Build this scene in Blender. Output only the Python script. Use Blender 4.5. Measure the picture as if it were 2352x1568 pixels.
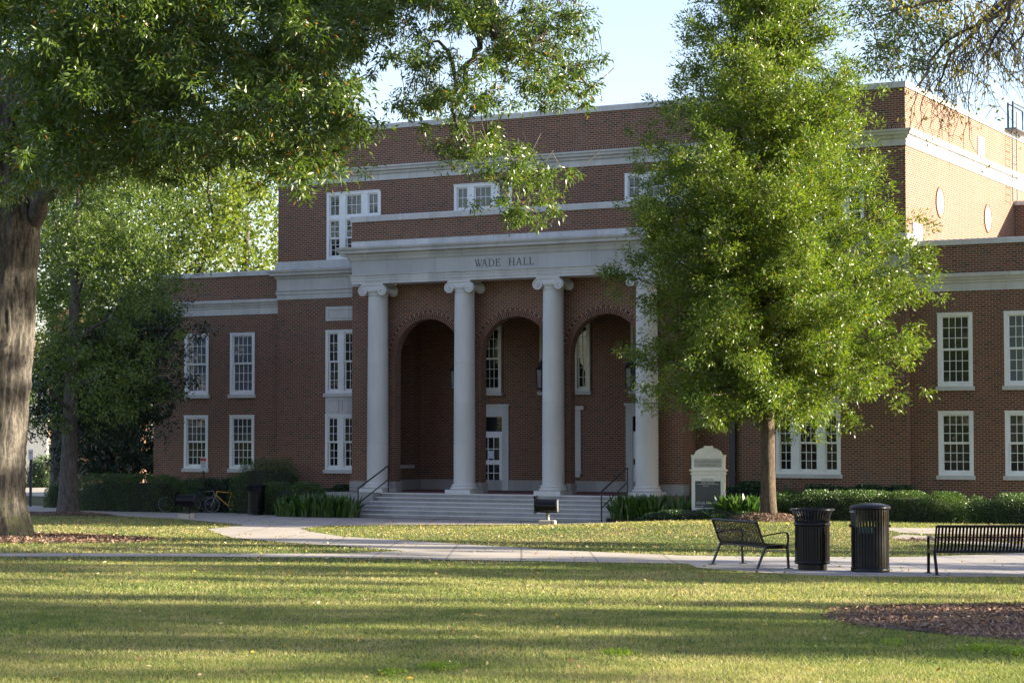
import bpy, bmesh, math, random
import numpy as np
from mathutils import Vector, Matrix
R_ = math.radians
for o in list(bpy.data.objects): bpy.data.objects.remove(o)
SC = bpy.context.scene
COL = SC.collection
random.seed(7)
RNG = np.random.default_rng(11)

# ------------------------------------------------------------------ camera, sky, sun, exposure
F, CX, CY = 4814., 1176., 784.          # focal length and centre in pixels of a 2352 px wide picture
YAW, PITCH, ZC = R_(28.2), math.atan(216/4814.), 2.85
cam = bpy.data.objects.new('camera', bpy.data.cameras.new('camera'))
COL.objects.link(cam); SC.camera = cam
cam.location = (0, 0, ZC); cam.rotation_euler = (R_(90)+PITCH, 0, YAW)
cam.data.sensor_width = 36; cam.data.lens = F/2352*36
cam.data.clip_start = .5; cam.data.clip_end = 3000
SUN_AZ, SUN_EL = R_(24), R_(14.5)       # direction to the sun: angle from +X towards +Y, and height
W = bpy.data.worlds.new('World'); SC.world = W; W.use_nodes = True
wn = W.node_tree.nodes; wl = W.node_tree.links
sky = wn.new('ShaderNodeTexSky'); sky.sky_type = 'NISHITA'; sky.sun_disc = False
sky.sun_elevation = SUN_EL; sky.sun_rotation = R_(90)-SUN_AZ
sky.air_density = 1.0; sky.dust_density = .8; sky.ozone_density = 1.0; sky.altitude = 0
hz = wn.new('ShaderNodeMix'); hz.data_type = 'RGBA'; hz.blend_type = 'ADD'; hz.inputs[0].default_value = 1     # thin even high haze over the blue
wl.new(sky.outputs[0], hz.inputs[6]); hz.inputs[7].default_value = (.27, .10, .42, 1)
wl.new(hz.outputs[2], wn['Background'].inputs[0]); wn['Background'].inputs[1].default_value = .080
sun = bpy.data.objects.new('sun', bpy.data.lights.new('sun', 'SUN')); COL.objects.link(sun)
sun.data.energy = 5.0; sun.data.angle = R_(.5); sun.data.color = (1, .89, .69)
_d = Vector((math.cos(SUN_AZ)*math.cos(SUN_EL), math.sin(SUN_AZ)*math.cos(SUN_EL), math.sin(SUN_EL)))
sun.rotation_euler = _d.to_track_quat('Z', 'Y').to_euler()
SC.view_settings.view_transform = 'Standard'; SC.view_settings.look = 'None'
SC.view_settings.exposure = 2.14; SC.view_settings.gamma = 1
SC.cycles.max_bounces = 6; SC.cycles.transparent_max_bounces = 8

# ------------------------------------------------------------------ picture measurements -> points in the place
def ray(px, py):
    u = (px-CX)/F; v = -(py-CY)/F
    c, s = math.cos(PITCH), math.sin(PITCH)
    fh = c-v*s
    return Vector((-math.sin(YAW)*fh+math.cos(YAW)*u, math.cos(YAW)*fh+math.sin(YAW)*u, s+v*c))
def sstep(a, b, x):
    t = np.clip((x-a)/(b-a), 0, 1); return t*t*(3-2*t)
def terrain(x, y):
    z = -.06+.0175*(62-np.minimum(y, 72))
    z = z+.24*sstep(-32, -25, x)*sstep(46, 58, y)
    return z
def G(px, py):
    d = ray(px, py); z = 0.
    for _ in range(40):
        t = (z-ZC)/d.z; z = float(terrain(d.x*t, d.y*t))
    return Vector((d.x*t, d.y*t, z))
def D(px, py, depth):                    # a point at a given depth along the view
    d = ray(px, py); f = -math.sin(YAW)*d.x+math.cos(YAW)*d.y
    t = depth/f
    return Vector((d.x*t, d.y*t, ZC+d.z*t))
def PY(px, py, y):
    d = ray(px, py); t = y/d.y; return Vector((d.x*t, y, ZC+d.z*t))

# ------------------------------------------------------------------ helpers
class MB:
    def __init__(s): s.v = []; s.f = []; s.smooth = []
    def add(s, vs, fs, smooth=False):
        n = len(s.v); s.v += [tuple(v) for v in vs]
        s.f += [tuple(i+n for i in f) for f in fs]; s.smooth += [smooth]*len(fs)
        return s
    def box(s, x0, x1, y0, y1, z0, z1):
        vs = [(x, y, z) for z in (z0, z1) for y in (y0, y1) for x in (x0, x1)]
        return s.add(vs, [(0,2,3,1), (4,5,7,6), (0,1,5,4), (2,6,7,3), (0,4,6,2), (1,3,7,5)])
    def quad(s, a, b, c, d): return s.add([a, b, c, d], [(0,1,2,3)])
    def tube(s, pts, rad, n=8, caps=True):
        pts = [Vector(p) for p in pts]
        if not hasattr(rad, '__len__'): rad = [rad]*len(pts)
        vs = []; u = None
        for i, p in enumerate(pts):
            t = (pts[min(i+1, len(pts)-1)]-pts[max(i-1, 0)])
            t = t.normalized() if t.length > 1e-9 else Vector((0, 0, 1))
            if u is None:
                u = t.cross(Vector((0, 0, 1)))
                if u.length < .05: u = t.cross(Vector((1, 0, 0)))
            u = (u-t*u.dot(t)).normalized(); w = t.cross(u)
            for k in range(n):
                a = 2*math.pi*k/n
                vs.append(p+(u*math.cos(a)+w*math.sin(a))*rad[i])
        fs = []
        for i in range(len(pts)-1):
            for k in range(n):
                fs.append((i*n+k, i*n+(k+1) % n, (i+1)*n+(k+1) % n, (i+1)*n+k))
        s.add(vs, fs, n > 4)
        if caps:
            s.add(vs[:n], [tuple(range(n-1, -1, -1))]); s.add(vs[-n:], [tuple(range(n))])
        return s
    def lathe(s, prof, c=(0,0,0), n=32, smooth=True):
        vs = []; 
        for r, z in prof:
            for k in range(n):
                a = 2*math.pi*k/n; vs.append((c[0]+r*math.cos(a), c[1]+r*math.sin(a), c[2]+z))
        fs = [(i*n+k, i*n+(k+1) % n, (i+1)*n+(k+1) % n, (i+1)*n+k) for i in range(len(prof)-1) for k in range(n)]
        s.add(vs, fs, smooth)
        s.add(vs[:n], [tuple(range(n-1, -1, -1))]); s.add(vs[-n:], [tuple(range(n))])
        return s
    def prism(s, poly, ext, frame=None):   # poly: 2d points; ext (a,b) along third axis; frame maps (u,v,w)->xyz
        fr = frame or (lambda u, v, w: (u, w, v))
        n = len(poly)
        vs = [fr(u, v, ext[0]) for u, v in poly]+[fr(u, v, ext[1]) for u, v in poly]
        fs = [tuple(range(n)), tuple(range(2*n-1, n-1, -1))]+[(i, n+i, n+(i+1) % n, (i+1) % n) for i in range(n)]
        return s.add(vs, fs)
    def build(s, name, mat, parent=None, loc=None, rot=0., fix=True, bevel=0):
        me = bpy.data.meshes.new(name)
        me.from_pydata(s.v, [], s.f); me.materials.append(mat)
        me.polygons.foreach_set('use_smooth', s.smooth)
        if fix:
            b = bmesh.new(); b.from_mesh(me); bmesh.ops.recalc_face_normals(b, faces=b.faces); b.to_mesh(me); b.free()
        me.update()
        o = bpy.data.objects.new(name, me); COL.objects.link(o)
        if parent: o.parent = parent
        if loc is not None: o.location = loc
        o.rotation_euler.z = rot
        if bevel:
            m = o.modifiers.new('bevel', 'BEVEL'); m.width = bevel; m.segments = 2; m.limit_method = 'ANGLE'
        return o
def tag(o, label=None, cat=None, group=None, kind=None):
    for k, v in (('label', label), ('category', cat), ('group', group), ('kind', kind)):
        if v: o[k] = v
    return o
def empty(name, loc=(0,0,0), rz=0.):
    o = bpy.data.objects.new(name, None); COL.objects.link(o); o.location = loc; o.rotation_euler.z = rz
    o.empty_display_size = .2; return o
def copy_tree(o, parent=None):
    c = o.copy(); COL.objects.link(c); c.parent = parent
    for ch in list(o.children): copy_tree(ch, c)
    return c
def sweep(mb, path, prof):               # outward = right of travel; prof = [(out, z)]
    P = [Vector((p[0], p[1])) for p in path]; n = len(P); offs = []
    for i in range(n):
        ds = []
        if i > 0: ds.append((P[i]-P[i-1]).normalized())
        if i < n-1: ds.append((P[i+1]-P[i]).normalized())
        ns = [Vector((d.y, -d.x)) for d in ds]
        m = ns[0] if len(ns) == 1 else (ns[0]+ns[1])/(1+ns[0].dot(ns[1]))
        offs.append(m)
    vs = []; k = len(prof)
    for i in range(n):
        for o, z in prof:
            q = P[i]+offs[i]*o; vs.append((q.x, q.y, z))
    fs = [(i*k+j, (i+1)*k+j, (i+1)*k+j+1, i*k+j+1) for i in range(n-1) for j in range(k-1)]
    fs += [tuple(range(k)), tuple(range((n-1)*k+k-1, (n-1)*k-1, -1))]
    mb.add(vs, fs)
def np_mesh(name, verts, nper, mat, parent=None, smooth=False, attr=None):
    """verts (N*nper,3): N loose polygons of nper corners each"""
    N = len(verts)//nper
    me = bpy.data.meshes.new(name)
    me.vertices.add(N*nper); me.vertices.foreach_set('co', verts.astype(np.float32).ravel())
    me.loops.add(N*nper); me.loops.foreach_set('vertex_index', np.arange(N*nper, dtype=np.int32))
    me.polygons.add(N); me.polygons.foreach_set('loop_start', np.arange(0, N*nper, nper, dtype=np.int32))
    if smooth: me.polygons.foreach_set('use_smooth', np.ones(N, dtype=bool))
    if attr is not None:
        a = me.attributes.new('tint', 'FLOAT', 'POINT'); a.data.foreach_set('value', np.repeat(attr, nper).astype(np.float32))
    me.materials.append(mat); me.update(calc_edges=True)
    o = bpy.data.objects.new(name, me); COL.objects.link(o)
    if parent: o.parent = parent
    return o
def unit(a): return a/np.maximum(np.linalg.norm(a, axis=1, keepdims=True), 1e-9)
def leaf_quads(c, d, L, Wd, rng, up=.0):
    n = len(c); d = unit(d); r = rng.normal(size=(n, 3)); r[:, 2] += up*2
    s = unit(np.cross(d, r)); L = np.asarray(L).reshape(-1, 1) if np.ndim(L) else L
    Wd = np.asarray(Wd).reshape(-1, 1) if np.ndim(Wd) else Wd
    nrm = np.cross(s, d)
    a = c-d*L*.5; b = c+s*Wd*.5+nrm*Wd*.12-d*L*.08; e = c+d*L*.5-nrm*L*.06; f = c-s*Wd*.5+nrm*Wd*.12-d*L*.08
    return np.stack([a, b, e, f], 1).reshape(-1, 3)
def in_poly(x, y, poly):
    x = np.asarray(x); y = np.asarray(y); ins = np.zeros(x.shape, bool); n = len(poly)
    for i in range(n):
        x0, y0 = poly[i][:2]; x1, y1 = poly[(i+1) % n][:2]
        if y0 == y1: continue
        c = ((y0 > y) != (y1 > y)) & (x < (x1-x0)*(y-y0)/(y1-y0)+x0); ins ^= c
    return ins

# ------------------------------------------------------------------ materials
class NT:
    def __init__(s, name):
        s.m = bpy.data.materials.new(name); s.m.use_nodes = True; s.t = s.m.node_tree
        s.b = s.t.nodes['Principled BSDF']; s.out = s.t.nodes['Material Output']
    def n(s, typ, **kw):
        nd = s.t.nodes.new(typ)
        for k, v in kw.items():
            if hasattr(nd, k): setattr(nd, k, v)
        return nd
    def l(s, a, b): s.t.links.new(a, b)
    def setp(s, **kw):
        for k, v in kw.items(): s.b.inputs[k.replace('_', ' ')].default_value = v
    def math(s, op, a, b=None, clamp=False):
        m = s.n('ShaderNodeMath', operation=op); m.use_clamp = clamp
        for i, v in enumerate((a, b)):
            if v is None: continue
            if isinstance(v, (int, float)): m.inputs[i].default_value = v
            else: s.l(v, m.inputs[i])
        return m.outputs[0]
    def mix(s, f, a, b, mode='MIX'):
        m = s.n('ShaderNodeMix', data_type='RGBA', blend_type=mode)
        for i, v in ((0, f), (6, a), (7, b)):
            if isinstance(v, (int, float)): m.inputs[i].default_value = v
            elif isinstance(v, tuple): m.inputs[i].default_value = v if len(v) == 4 else v+(1,)
            else: s.l(v, m.inputs[i])
        return m.outputs[2]
    def ramp(s, fac, stops, interp='LINEAR'):
        r = s.n('ShaderNodeValToRGB'); r.color_ramp.interpolation = interp
        e = r.color_ramp.elements
        while len(e) < len(stops): e.new(.5)
        for i, (p, c) in enumerate(stops): e[i].position = p; e[i].color = c if len(c) == 4 else tuple(c)+(1,)
        s.l(fac, r.inputs[0]); return r.outputs[0]
    def noise(s, scale, vec=None, detail=4, rough=.6, stretch=None):
        nz = s.n('ShaderNodeTexNoise'); nz.inputs['Scale'].default_value = scale
        nz.inputs['Detail'].default_value = detail; nz.inputs['Roughness'].default_value = rough
        v = vec
        if v is None:
            v = s.n('ShaderNodeTexCoord').outputs['Object']
        if stretch:
            mp = s.n('ShaderNodeMapping'); mp.inputs['Scale'].default_value = stretch; s.l(v, mp.inputs[0]); v = mp.outputs[0]
        s.l(v, nz.inputs['Vector']); return nz.outputs['Fac']
    def bump(s, h, strength=.3, dist=.02):
        b = s.n('ShaderNodeBump'); b.inputs['Strength'].default_value = strength; b.inputs['Distance'].default_value = dist
        s.l(h, b.inputs['Height']); s.l(b.outputs[0], s.b.inputs['Normal'])
def simple(name, col, rough=.6, spec=.5, metal=0., var=.15, scale=6., bump=0., stretch=None):
    t = NT(name); t.setp(Roughness=rough, Metallic=metal); t.b.inputs['Specular IOR Level'].default_value = spec
    f = t.noise(scale, stretch=stretch)
    lo = tuple(c*(1-var) for c in col); hi = tuple(min(1, c*(1+var)) for c in col)
    t.l(t.ramp(f, [(.3, lo), (.7, hi)]), t.b.inputs['Base Color'])
    if bump: t.bump(f, bump)
    return t.m
def brick_mat(name, swap=False, dark=False, k=1.0):
    t = NT(name); t.setp(Roughness=.85)
    tc = t.n('ShaderNodeTexCoord'); ge = t.n('ShaderNodeNewGeometry')
    sp = t.n('ShaderNodeSeparateXYZ'); t.l(tc.outputs['Object'], sp.inputs[0])
    sn = t.n('ShaderNodeSeparateXYZ'); t.l(ge.outputs['True Normal'], sn.inputs[0])
    side = t.math('GREATER_THAN', t.math('ABSOLUTE', sn.outputs[0]), .7)
    mx = t.n('ShaderNodeMix', data_type='FLOAT'); t.l(side, mx.inputs[0]); t.l(sp.outputs[0], mx.inputs[2]); t.l(sp.outputs[1], mx.inputs[3])
    cb = t.n('ShaderNodeCombineXYZ')
    a, b = (1, 0) if swap else (0, 1)
    t.l(mx.outputs[0], cb.inputs[a]); t.l(sp.outputs[2], cb.inputs[b])
    br = t.n('ShaderNodeTexBrick'); t.l(cb.outputs[0], br.inputs['Vector'])
    br.offset = .5; br.squash = 1
    for k_, v in (('Scale', 1.), ('Mortar Size', .0125), ('Mortar Smooth', .15), ('Bias', 0.), ('Brick Width', .21), ('Row Height', .0735)): br.inputs[k_].default_value = v
    br.inputs['Color1'].default_value = (0,0,0,1); br.inputs['Color2'].default_value = (1,1,1,1); br.inputs['Mortar'].default_value = (.5,.5,.5,1)
    c = t.ramp(br.outputs['Color'], [(0, (.014,.012,.013)), (.08, (.02,.015,.015)), (.11, (.080,.023,.015)), (.35, (.122,.034,.019)), (.6, (.150,.045,.025)), (.85, (.098,.027,.016)), (1, (.185,.066,.037))])
    big = t.noise(.45, tc.outputs['Object'], detail=5)
    wash = t.noise(.9, tc.outputs['Object'], detail=5, rough=.7, stretch=(1, 1, .3))
    wash = t.math('MULTIPLY', t.math('SUBTRACT', wash, .52, clamp=True), 2.6, clamp=True)
    c = t.mix(t.math('MULTIPLY', big, .3), c, (.115,.055,.042))
    c = t.mix(t.math('MULTIPLY', wash, .7), c, (.15,.105,.088))
    run = t.noise(1.1, tc.outputs['Object'], detail=5, rough=.7, stretch=(1.6, 1.6, .10))
    run = t.math('MULTIPLY', t.math('SUBTRACT', run, .53, clamp=True), 3.5, clamp=True)
    c = t.mix(t.math('MULTIPLY', run, .4), c, (.045,.022,.018))
    fine = t.noise(40, tc.outputs['Object'], detail=2)
    c = t.mix(.35, c, t.ramp(fine, [(.3, (.45,.45,.45)), (.7, (1.4,1.4,1.4))]), 'MULTIPLY')
    mort = t.mix(big, (.34,.245,.17), (.25,.18,.13))
    c = t.mix(br.outputs['Fac'], c, mort)
    t.l(c, t.b.inputs['Base Color'])
    t.bump(t.math('SUBTRACT', 1., br.outputs['Fac']), .6, .008)
    return t.m
def stone_mat(name, col, rnd=.10, joints=0., stain=.25):
    t = NT(name); t.setp(Roughness=.8)
    tc = t.n('ShaderNodeTexCoord')
    st = t.noise(1.2, tc.outputs['Object'], detail=6, rough=.65, stretch=(1, 1, .35))
    c = t.ramp(st, [(.25, tuple(v*(1-stain) for v in col)), (.55, col), (.8, tuple(v*1.06 for v in col))])
    stk = t.noise(2.2, tc.outputs['Object'], detail=5, rough=.7, stretch=(2.2, 2.2, .14))
    stk = t.math('MULTIPLY', t.math('SUBTRACT', stk, .54, clamp=True), 3.2, clamp=True)
    c = t.mix(t.math('MULTIPLY', stk, .55*stain/.25), c, tuple(v*k for v, k in zip(col, (.55,.53,.50))))
    ge = t.n('ShaderNodeNewGeometry')
    isl = t.math('ADD', t.math('MULTIPLY', ge.outputs['Random Per Island'], rnd*2), 1-rnd)
    cb = t.n('ShaderNodeCombineColor'); [t.l(isl, cb.inputs[i]) for i in range(3)]
    c = t.mix(1., c, cb.outputs[0], 'MULTIPLY')
    if joints:
        sp = t.n('ShaderNodeSeparateXYZ'); t.l(tc.outputs['Object'], sp.inputs[0])
        s_ = t.math('ADD', sp.outputs[0], sp.outputs[1])
        fr = t.math('FRACT', t.math('DIVIDE', s_, joints))
        j = t.math('LESS_THAN', fr, .012/joints)
        c = t.mix(t.math('MULTIPLY', j, .45), c, (.12,.11,.10))
        blk = t.n('ShaderNodeTexWhiteNoise', noise_dimensions='1D'); t.l(t.math('FLOOR', t.math('DIVIDE', s_, joints)), blk.inputs['W'])
        g2 = t.math('ADD', t.math('MULTIPLY', blk.outputs[0], .16), .92)
        cb2 = t.n('ShaderNodeCombineColor'); [t.l(g2, cb2.inputs[i]) for i in range(3)]
        c = t.mix(1., c, cb2.outputs[0], 'MULTIPLY')
    t.l(c, t.b.inputs['Base Color'])
    t.bump(t.noise(60, tc.outputs['Object'], detail=3), .12, .01)
    return t.m
def leaf_mat(name, cols, trans=.35, rough=.38, spec=.5, odd=None, oddp=.04):
    t = NT(name); t.setp(Roughness=rough); t.b.inputs['Specular IOR Level'].default_value = spec
    ge = t.n('ShaderNodeNewGeometry'); r = ge.outputs['Random Per Island']
    tc = t.n('ShaderNodeTexCoord')
    big = t.noise(.55, tc.outputs['Object'], detail=3)
    f = t.math('ADD', t.math('MULTIPLY', r, .55), t.math('MULTIPLY', big, .55), clamp=True)
    n = len(cols); c = t.ramp(f, [(.15+.7*i/(n-1), cols[i]) for i in range(n)])
    if odd:
        w = t.n('ShaderNodeTexWhiteNoise', noise_dimensions='1D'); t.l(t.math('MULTIPLY', r, 977.), w.inputs['W'])
        c = t.mix(t.math('LESS_THAN', w.outputs[0], oddp), c, odd)
    t.l(c, t.b.inputs['Base Color'])
    tr = t.n('ShaderNodeBsdfTranslucent')
    t.l(t.mix(1., c, (1.7, 1.8, .48), 'MULTIPLY'), tr.inputs[0])
    mx = t.n('ShaderNodeMixShader'); mx.inputs[0].default_value = trans
    t.l(t.b.outputs[0], mx.inputs[1]); t.l(tr.outputs[0], mx.inputs[2]); t.l(mx.outputs[0], t.out.inputs[0])
    return t.m
def bark_mat(name, lo, hi, scale=9., moss=False):
    t = NT(name); t.setp(Roughness=.95); tc = t.n('ShaderNodeTexCoord')
    ridge = t.math('ADD', t.math('MULTIPLY', t.noise(scale, tc.outputs['Object'], detail=8, rough=.75, stretch=(1, 1, .22)), .62), t.math('MULTIPLY', t.noise(scale*3.2, tc.outputs['Object'], detail=6, rough=.75, stretch=(1, 1, .42)), .38))
    big = t.noise(1.3, tc.outputs['Object'], detail=3)
    c = t.ramp(ridge, [(.38, tuple(v*.45 for v in lo)), (.47, lo), (.58, hi)])
    c = t.mix(t.math('MULTIPLY', big, .25), c, tuple(v*.6 for v in hi), 'MIX')
    if moss:
        sp = t.n('ShaderNodeSeparateXYZ'); t.l(tc.outputs['Object'], sp.inputs[0])
        m = t.math('MULTIPLY', t.math('SUBTRACT', 1.6, sp.outputs[2], clamp=True), t.math('GREATER_THAN', t.noise(3., tc.outputs['Object'], stretch=(1.5,1.5,.4)), .55))
        c = t.mix(t.math('MULTIPLY', m, .55), c, (.11,.13,.045))
    t.l(c, t.b.inputs['Base Color']); t.bump(ridge, 1., .07)
    return t.m
def lawn_mat():
    t = NT('lawn'); t.setp(Roughness=.95); t.b.inputs['Specular IOR Level'].default_value = .15
    tc = t.n('ShaderNodeTexCoord'); v = tc.outputs['Object']
    big = t.noise(.22, v, detail=6, rough=.65); mid = t.noise(2.2, v, detail=5); fine = t.noise(45, v, detail=4, rough=.8)
    f = t.math('ADD', t.math('MULTIPLY', big, .6), t.math('MULTIPLY', mid, .4))
    c = t.ramp(f, [(.32, (.045,.070,.024)), (.47, (.075,.092,.034)), (.56, (.115,.108,.052)), (.68, (.15,.125,.075))])
    c = t.mix(1., c, t.ramp(fine, [(.25, (.5,.5,.5)), (.5, (1,1,1)), (.75, (1.35,1.3,1.2))]), 'MULTIPLY')
    t.l(c, t.b.inputs['Base Color']); t.bump(fine, .8, .03)
    return t.m
def blade_mat():
    t = NT('grass_blade'); t.setp(Roughness=.55); t.b.inputs['Specular IOR Level'].default_value = .25
    ge = t.n('ShaderNodeNewGeometry'); r = ge.outputs['Random Per Island']; tc = t.n('ShaderNodeTexCoord'); v = tc.outputs['Object']
    big = t.noise(.22, v, detail=6, rough=.65); mid = t.noise(2.2, v, detail=5)
    f = t.math('ADD', t.math('MULTIPLY', big, .6), t.math('MULTIPLY', mid, .4))
    f = t.math('ADD', f, t.math('MULTIPLY', t.math('SUBTRACT', r, .5), .22))
    c = t.ramp(f, [(.32, (.105,.165,.042)), (.45, (.205,.255,.068)), (.55, (.345,.335,.125)), (.66, (.46,.395,.21))])
    t.l(c, t.b.inputs['Base Color'])
    tr = t.n('ShaderNodeBsdfTranslucent'); t.l(t.mix(1., c, (1.35,1.35,.8), 'MULTIPLY'), tr.inputs[0])
    mx = t.n('ShaderNodeMixShader'); mx.inputs[0].default_value = .4
    t.l(t.b.outputs[0], mx.inputs[1]); t.l(tr.outputs[0], mx.inputs[2]); t.l(mx.outputs[0], t.out.inputs[0])
    return t.m
def concrete_mat(name, col, joint=1.5):
    t = NT(name); t.setp(Roughness=.9); tc = t.n('ShaderNodeTexCoord'); v = tc.outputs['Object']
    a = t.noise(.8, v, detail=6); b = t.noise(30, v, detail=3)
    c = t.ramp(a, [(.3, tuple(x*.8 for x in col)), (.6, col), (.8, tuple(x*1.08 for x in col))])
    c = t.mix(.5, c, t.ramp(b, [(.3, (.75,.75,.75)), (.7, (1.15,1.15,1.15))]), 'MULTIPLY')
    sp = t.n('ShaderNodeSeparateXYZ'); t.l(v, sp.inputs[0])
    g = [t.math('LESS_THAN', t.math('FRACT', t.math('DIVIDE', t.math('ADD', t.math('MULTIPLY', sp.outputs[0], k0), t.math('MULTIPLY', sp.outputs[1], k1)), joint)), .028) for k0, k1 in ((.883,.469),(-.469,.883))]
    c = t.mix(t.math('MULTIPLY', t.math('MAXIMUM', g[0], g[1]), .8), c, tuple(x*.35 for x in col))
    t.l(c, t.b.inputs['Base Color']); t.bump(b, .25, .01); return t.m
def glass_mat(name, col=(.010,.012,.013)):
    t = NT(name); t.setp(Roughness=.03, Base_Color=col+(1,)); t.b.inputs['Specular IOR Level'].default_value = .55
    t.bump(t.noise(1.6, detail=2), .06, .05); return t.m

M = {}
M['brick'] = brick_mat('brick'); M['soldier'] = brick_mat('soldier_brick', swap=True)
M['stone'] = stone_mat('limestone', (.52,.515,.51), joints=1.35)
M['column'] = stone_mat('column_stone', (.56,.555,.55), rnd=.05, stain=.15)
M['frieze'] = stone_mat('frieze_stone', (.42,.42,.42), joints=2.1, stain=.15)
M['steps'] = stone_mat('step_stone', (.33,.32,.31), joints=1.9, stain=.3)
M['white'] = simple('white_paint', (.74,.75,.76), .5, var=.05, scale=3)
M['ivory'] = simple('ivory_paint', (.62,.61,.55), .5, var=.06, scale=3)
M['glass'] = glass_mat('window_glass'); M['blind_glass'] = glass_mat('blind_glass', (.10,.115,.14)); M['shade_glass'] = glass_mat('shade_glass', (.055,.06,.062)); M['dim_glass'] = glass_mat('dim_glass', (.03,.035,.03))
M['black'] = simple('black_enamel', (.004,.004,.006), .3, .28, var=.3, scale=12)
M['blackmatte'] = simple('black_matte', (.015,.015,.02), .5, var=.3)
M['letters'] = simple('dark_letter', (.10,.095,.10), .7)
M['paver'] = simple('red_paver', (.17,.075,.065), .85, var=.2, scale=20)
M['mortar'] = simple('mortar', (.32,.24,.175), .95)
M['roof'] = simple('roof_membrane', (.25,.25,.25), .9)
M['ceiling'] = simple('porch_ceiling', (.25,.24,.22), .9)
M['steel'] = simple('blue_grey_steel', (.06,.08,.11), .45, metal=.3)
M['galv'] = simple('galvanised', (.20,.21,.22), .5, metal=.5)
M['downspout'] = simple('downspout_paint', (.012,.012,.022), .45)
M['lawn'] = lawn_mat(); M['blade'] = blade_mat()
M['concrete'] = concrete_mat('concrete', (.42,.37,.31)); M['pad'] = concrete_mat('pad_concrete', (.36,.33,.31))
M['mulch'] = simple('mulch', (.085,.050,.035), .95, var=.5, scale=14, bump=.8)
M['chip'] = leaf_mat('mulch_chip', [(.06,.035,.025), (.15,.085,.06), (.24,.15,.105), (.34,.25,.19)], trans=.02, rough=.8, spec=.2, odd=(.42,.30,.10), oddp=.02)
M['leaf_litter'] = leaf_mat('leaf_litter', [(.16,.085,.03), (.26,.14,.05), (.33,.23,.12), (.40,.34,.22)], trans=.15, rough=.5, odd=(.45,.30,.03), oddp=.12)
M['oak'] = leaf_mat('oak_leaf', [(.034,.062,.014), (.062,.105,.020), (.115,.160,.026)], rough=.36, spec=.6, odd=(.28,.13,.02), oddp=.02)
M['rtree'] = leaf_mat('willow_oak_leaf', [(.042,.082,.016), (.092,.145,.022), (.175,.215,.030)], rough=.38, spec=.5, odd=(.22,.15,.02), oddp=.02)
M['mid'] = leaf_mat('maple_leaf', [(.040,.075,.024), (.080,.125,.030), (.145,.185,.038)])
M['bright'] = leaf_mat('bright_leaf', [(.06,.095,.020), (.10,.14,.025), (.16,.18,.035)], trans=.45)
M['yellow'] = leaf_mat('yellow_leaf', [(.30,.22,.04), (.48,.36,.07), (.60,.47,.14)], trans=.5)
M['magnolia'] = leaf_mat('dark_leaf', [(.010,.020,.011), (.018,.034,.016), (.030,.052,.022)], trans=.12)
M['hedge'] = leaf_mat('hedge_leaf', [(.028,.062,.018), (.050,.098,.025), (.088,.145,.036)], trans=.2)
M['shrub'] = leaf_mat('shrub_leaf', [(.020,.050,.024), (.034,.072,.034), (.055,.10,.045)], trans=.2, rough=.3)
M['blade_leaf'] = leaf_mat('blade_leaf', [(.018,.050,.011), (.038,.088,.016), (.080,.14,.028)], trans=.25, rough=.32)
M['bark'] = bark_mat('old_oak_bark', (.048,.041,.035), (.165,.145,.122), 6.5, moss=True)
M['bark2'] = bark_mat('brown_bark', (.055,.040,.028), (.145,.105,.072), 13.)
M['bark3'] = bark_mat('grey_bark', (.06,.05,.045), (.14,.125,.115), 14.)
M['twig'] = simple('twig', (.085,.070,.062), .9, var=.3)
M['tyre'] = simple('rubber', (.012,.012,.012), .8); M['rim'] = simple('alloy', (.30,.30,.32), .4, metal=.6)
M['bike_black'] = simple('bike_black', (.015,.015,.02), .35); M['bike_yellow'] = simple('bike_yellow', (.62,.33,.03), .4)
M['bike_red'] = simple('bike_purple_red', (.20,.04,.07), .4); M['bike_blue'] = simple('bike_blue', (.05,.07,.16), .4)
M['bike_silver'] = simple('bike_silver', (.35,.36,.38), .4, metal=.5)
M['signface'] = simple('sign_slate', (.035,.042,.055), .35, var=.2, scale=2); M['signtext'] = simple('sign_text', (.62,.62,.60), .6)
M['signwhite'] = simple('sign_white', (.72,.71,.66), .6, var=.05); M['signpanel'] = simple('sign_panel', (.40,.40,.37), .75, var=.06)
M['redprint'] = simple('red_print', (.50,.04,.04), .5); M['bluewhite'] = simple('sign_pale', (.55,.60,.72), .5, var=.05)
M['farbrick'] = simple('far_brick', (.36,.20,.14), .9, var=.15, scale=4); M['farstone'] = simple('far_stone', (.62,.60,.56), .85, var=.06)
M['lantern_glass'] = simple('lantern_glass', (.16,.17,.19), .15, var=.3)
M['asphalt'] = simple('asphalt', (.06,.06,.06), .9, var=.2); M['teal'] = simple('teal_label', (.10,.22,.18), .5)

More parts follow.
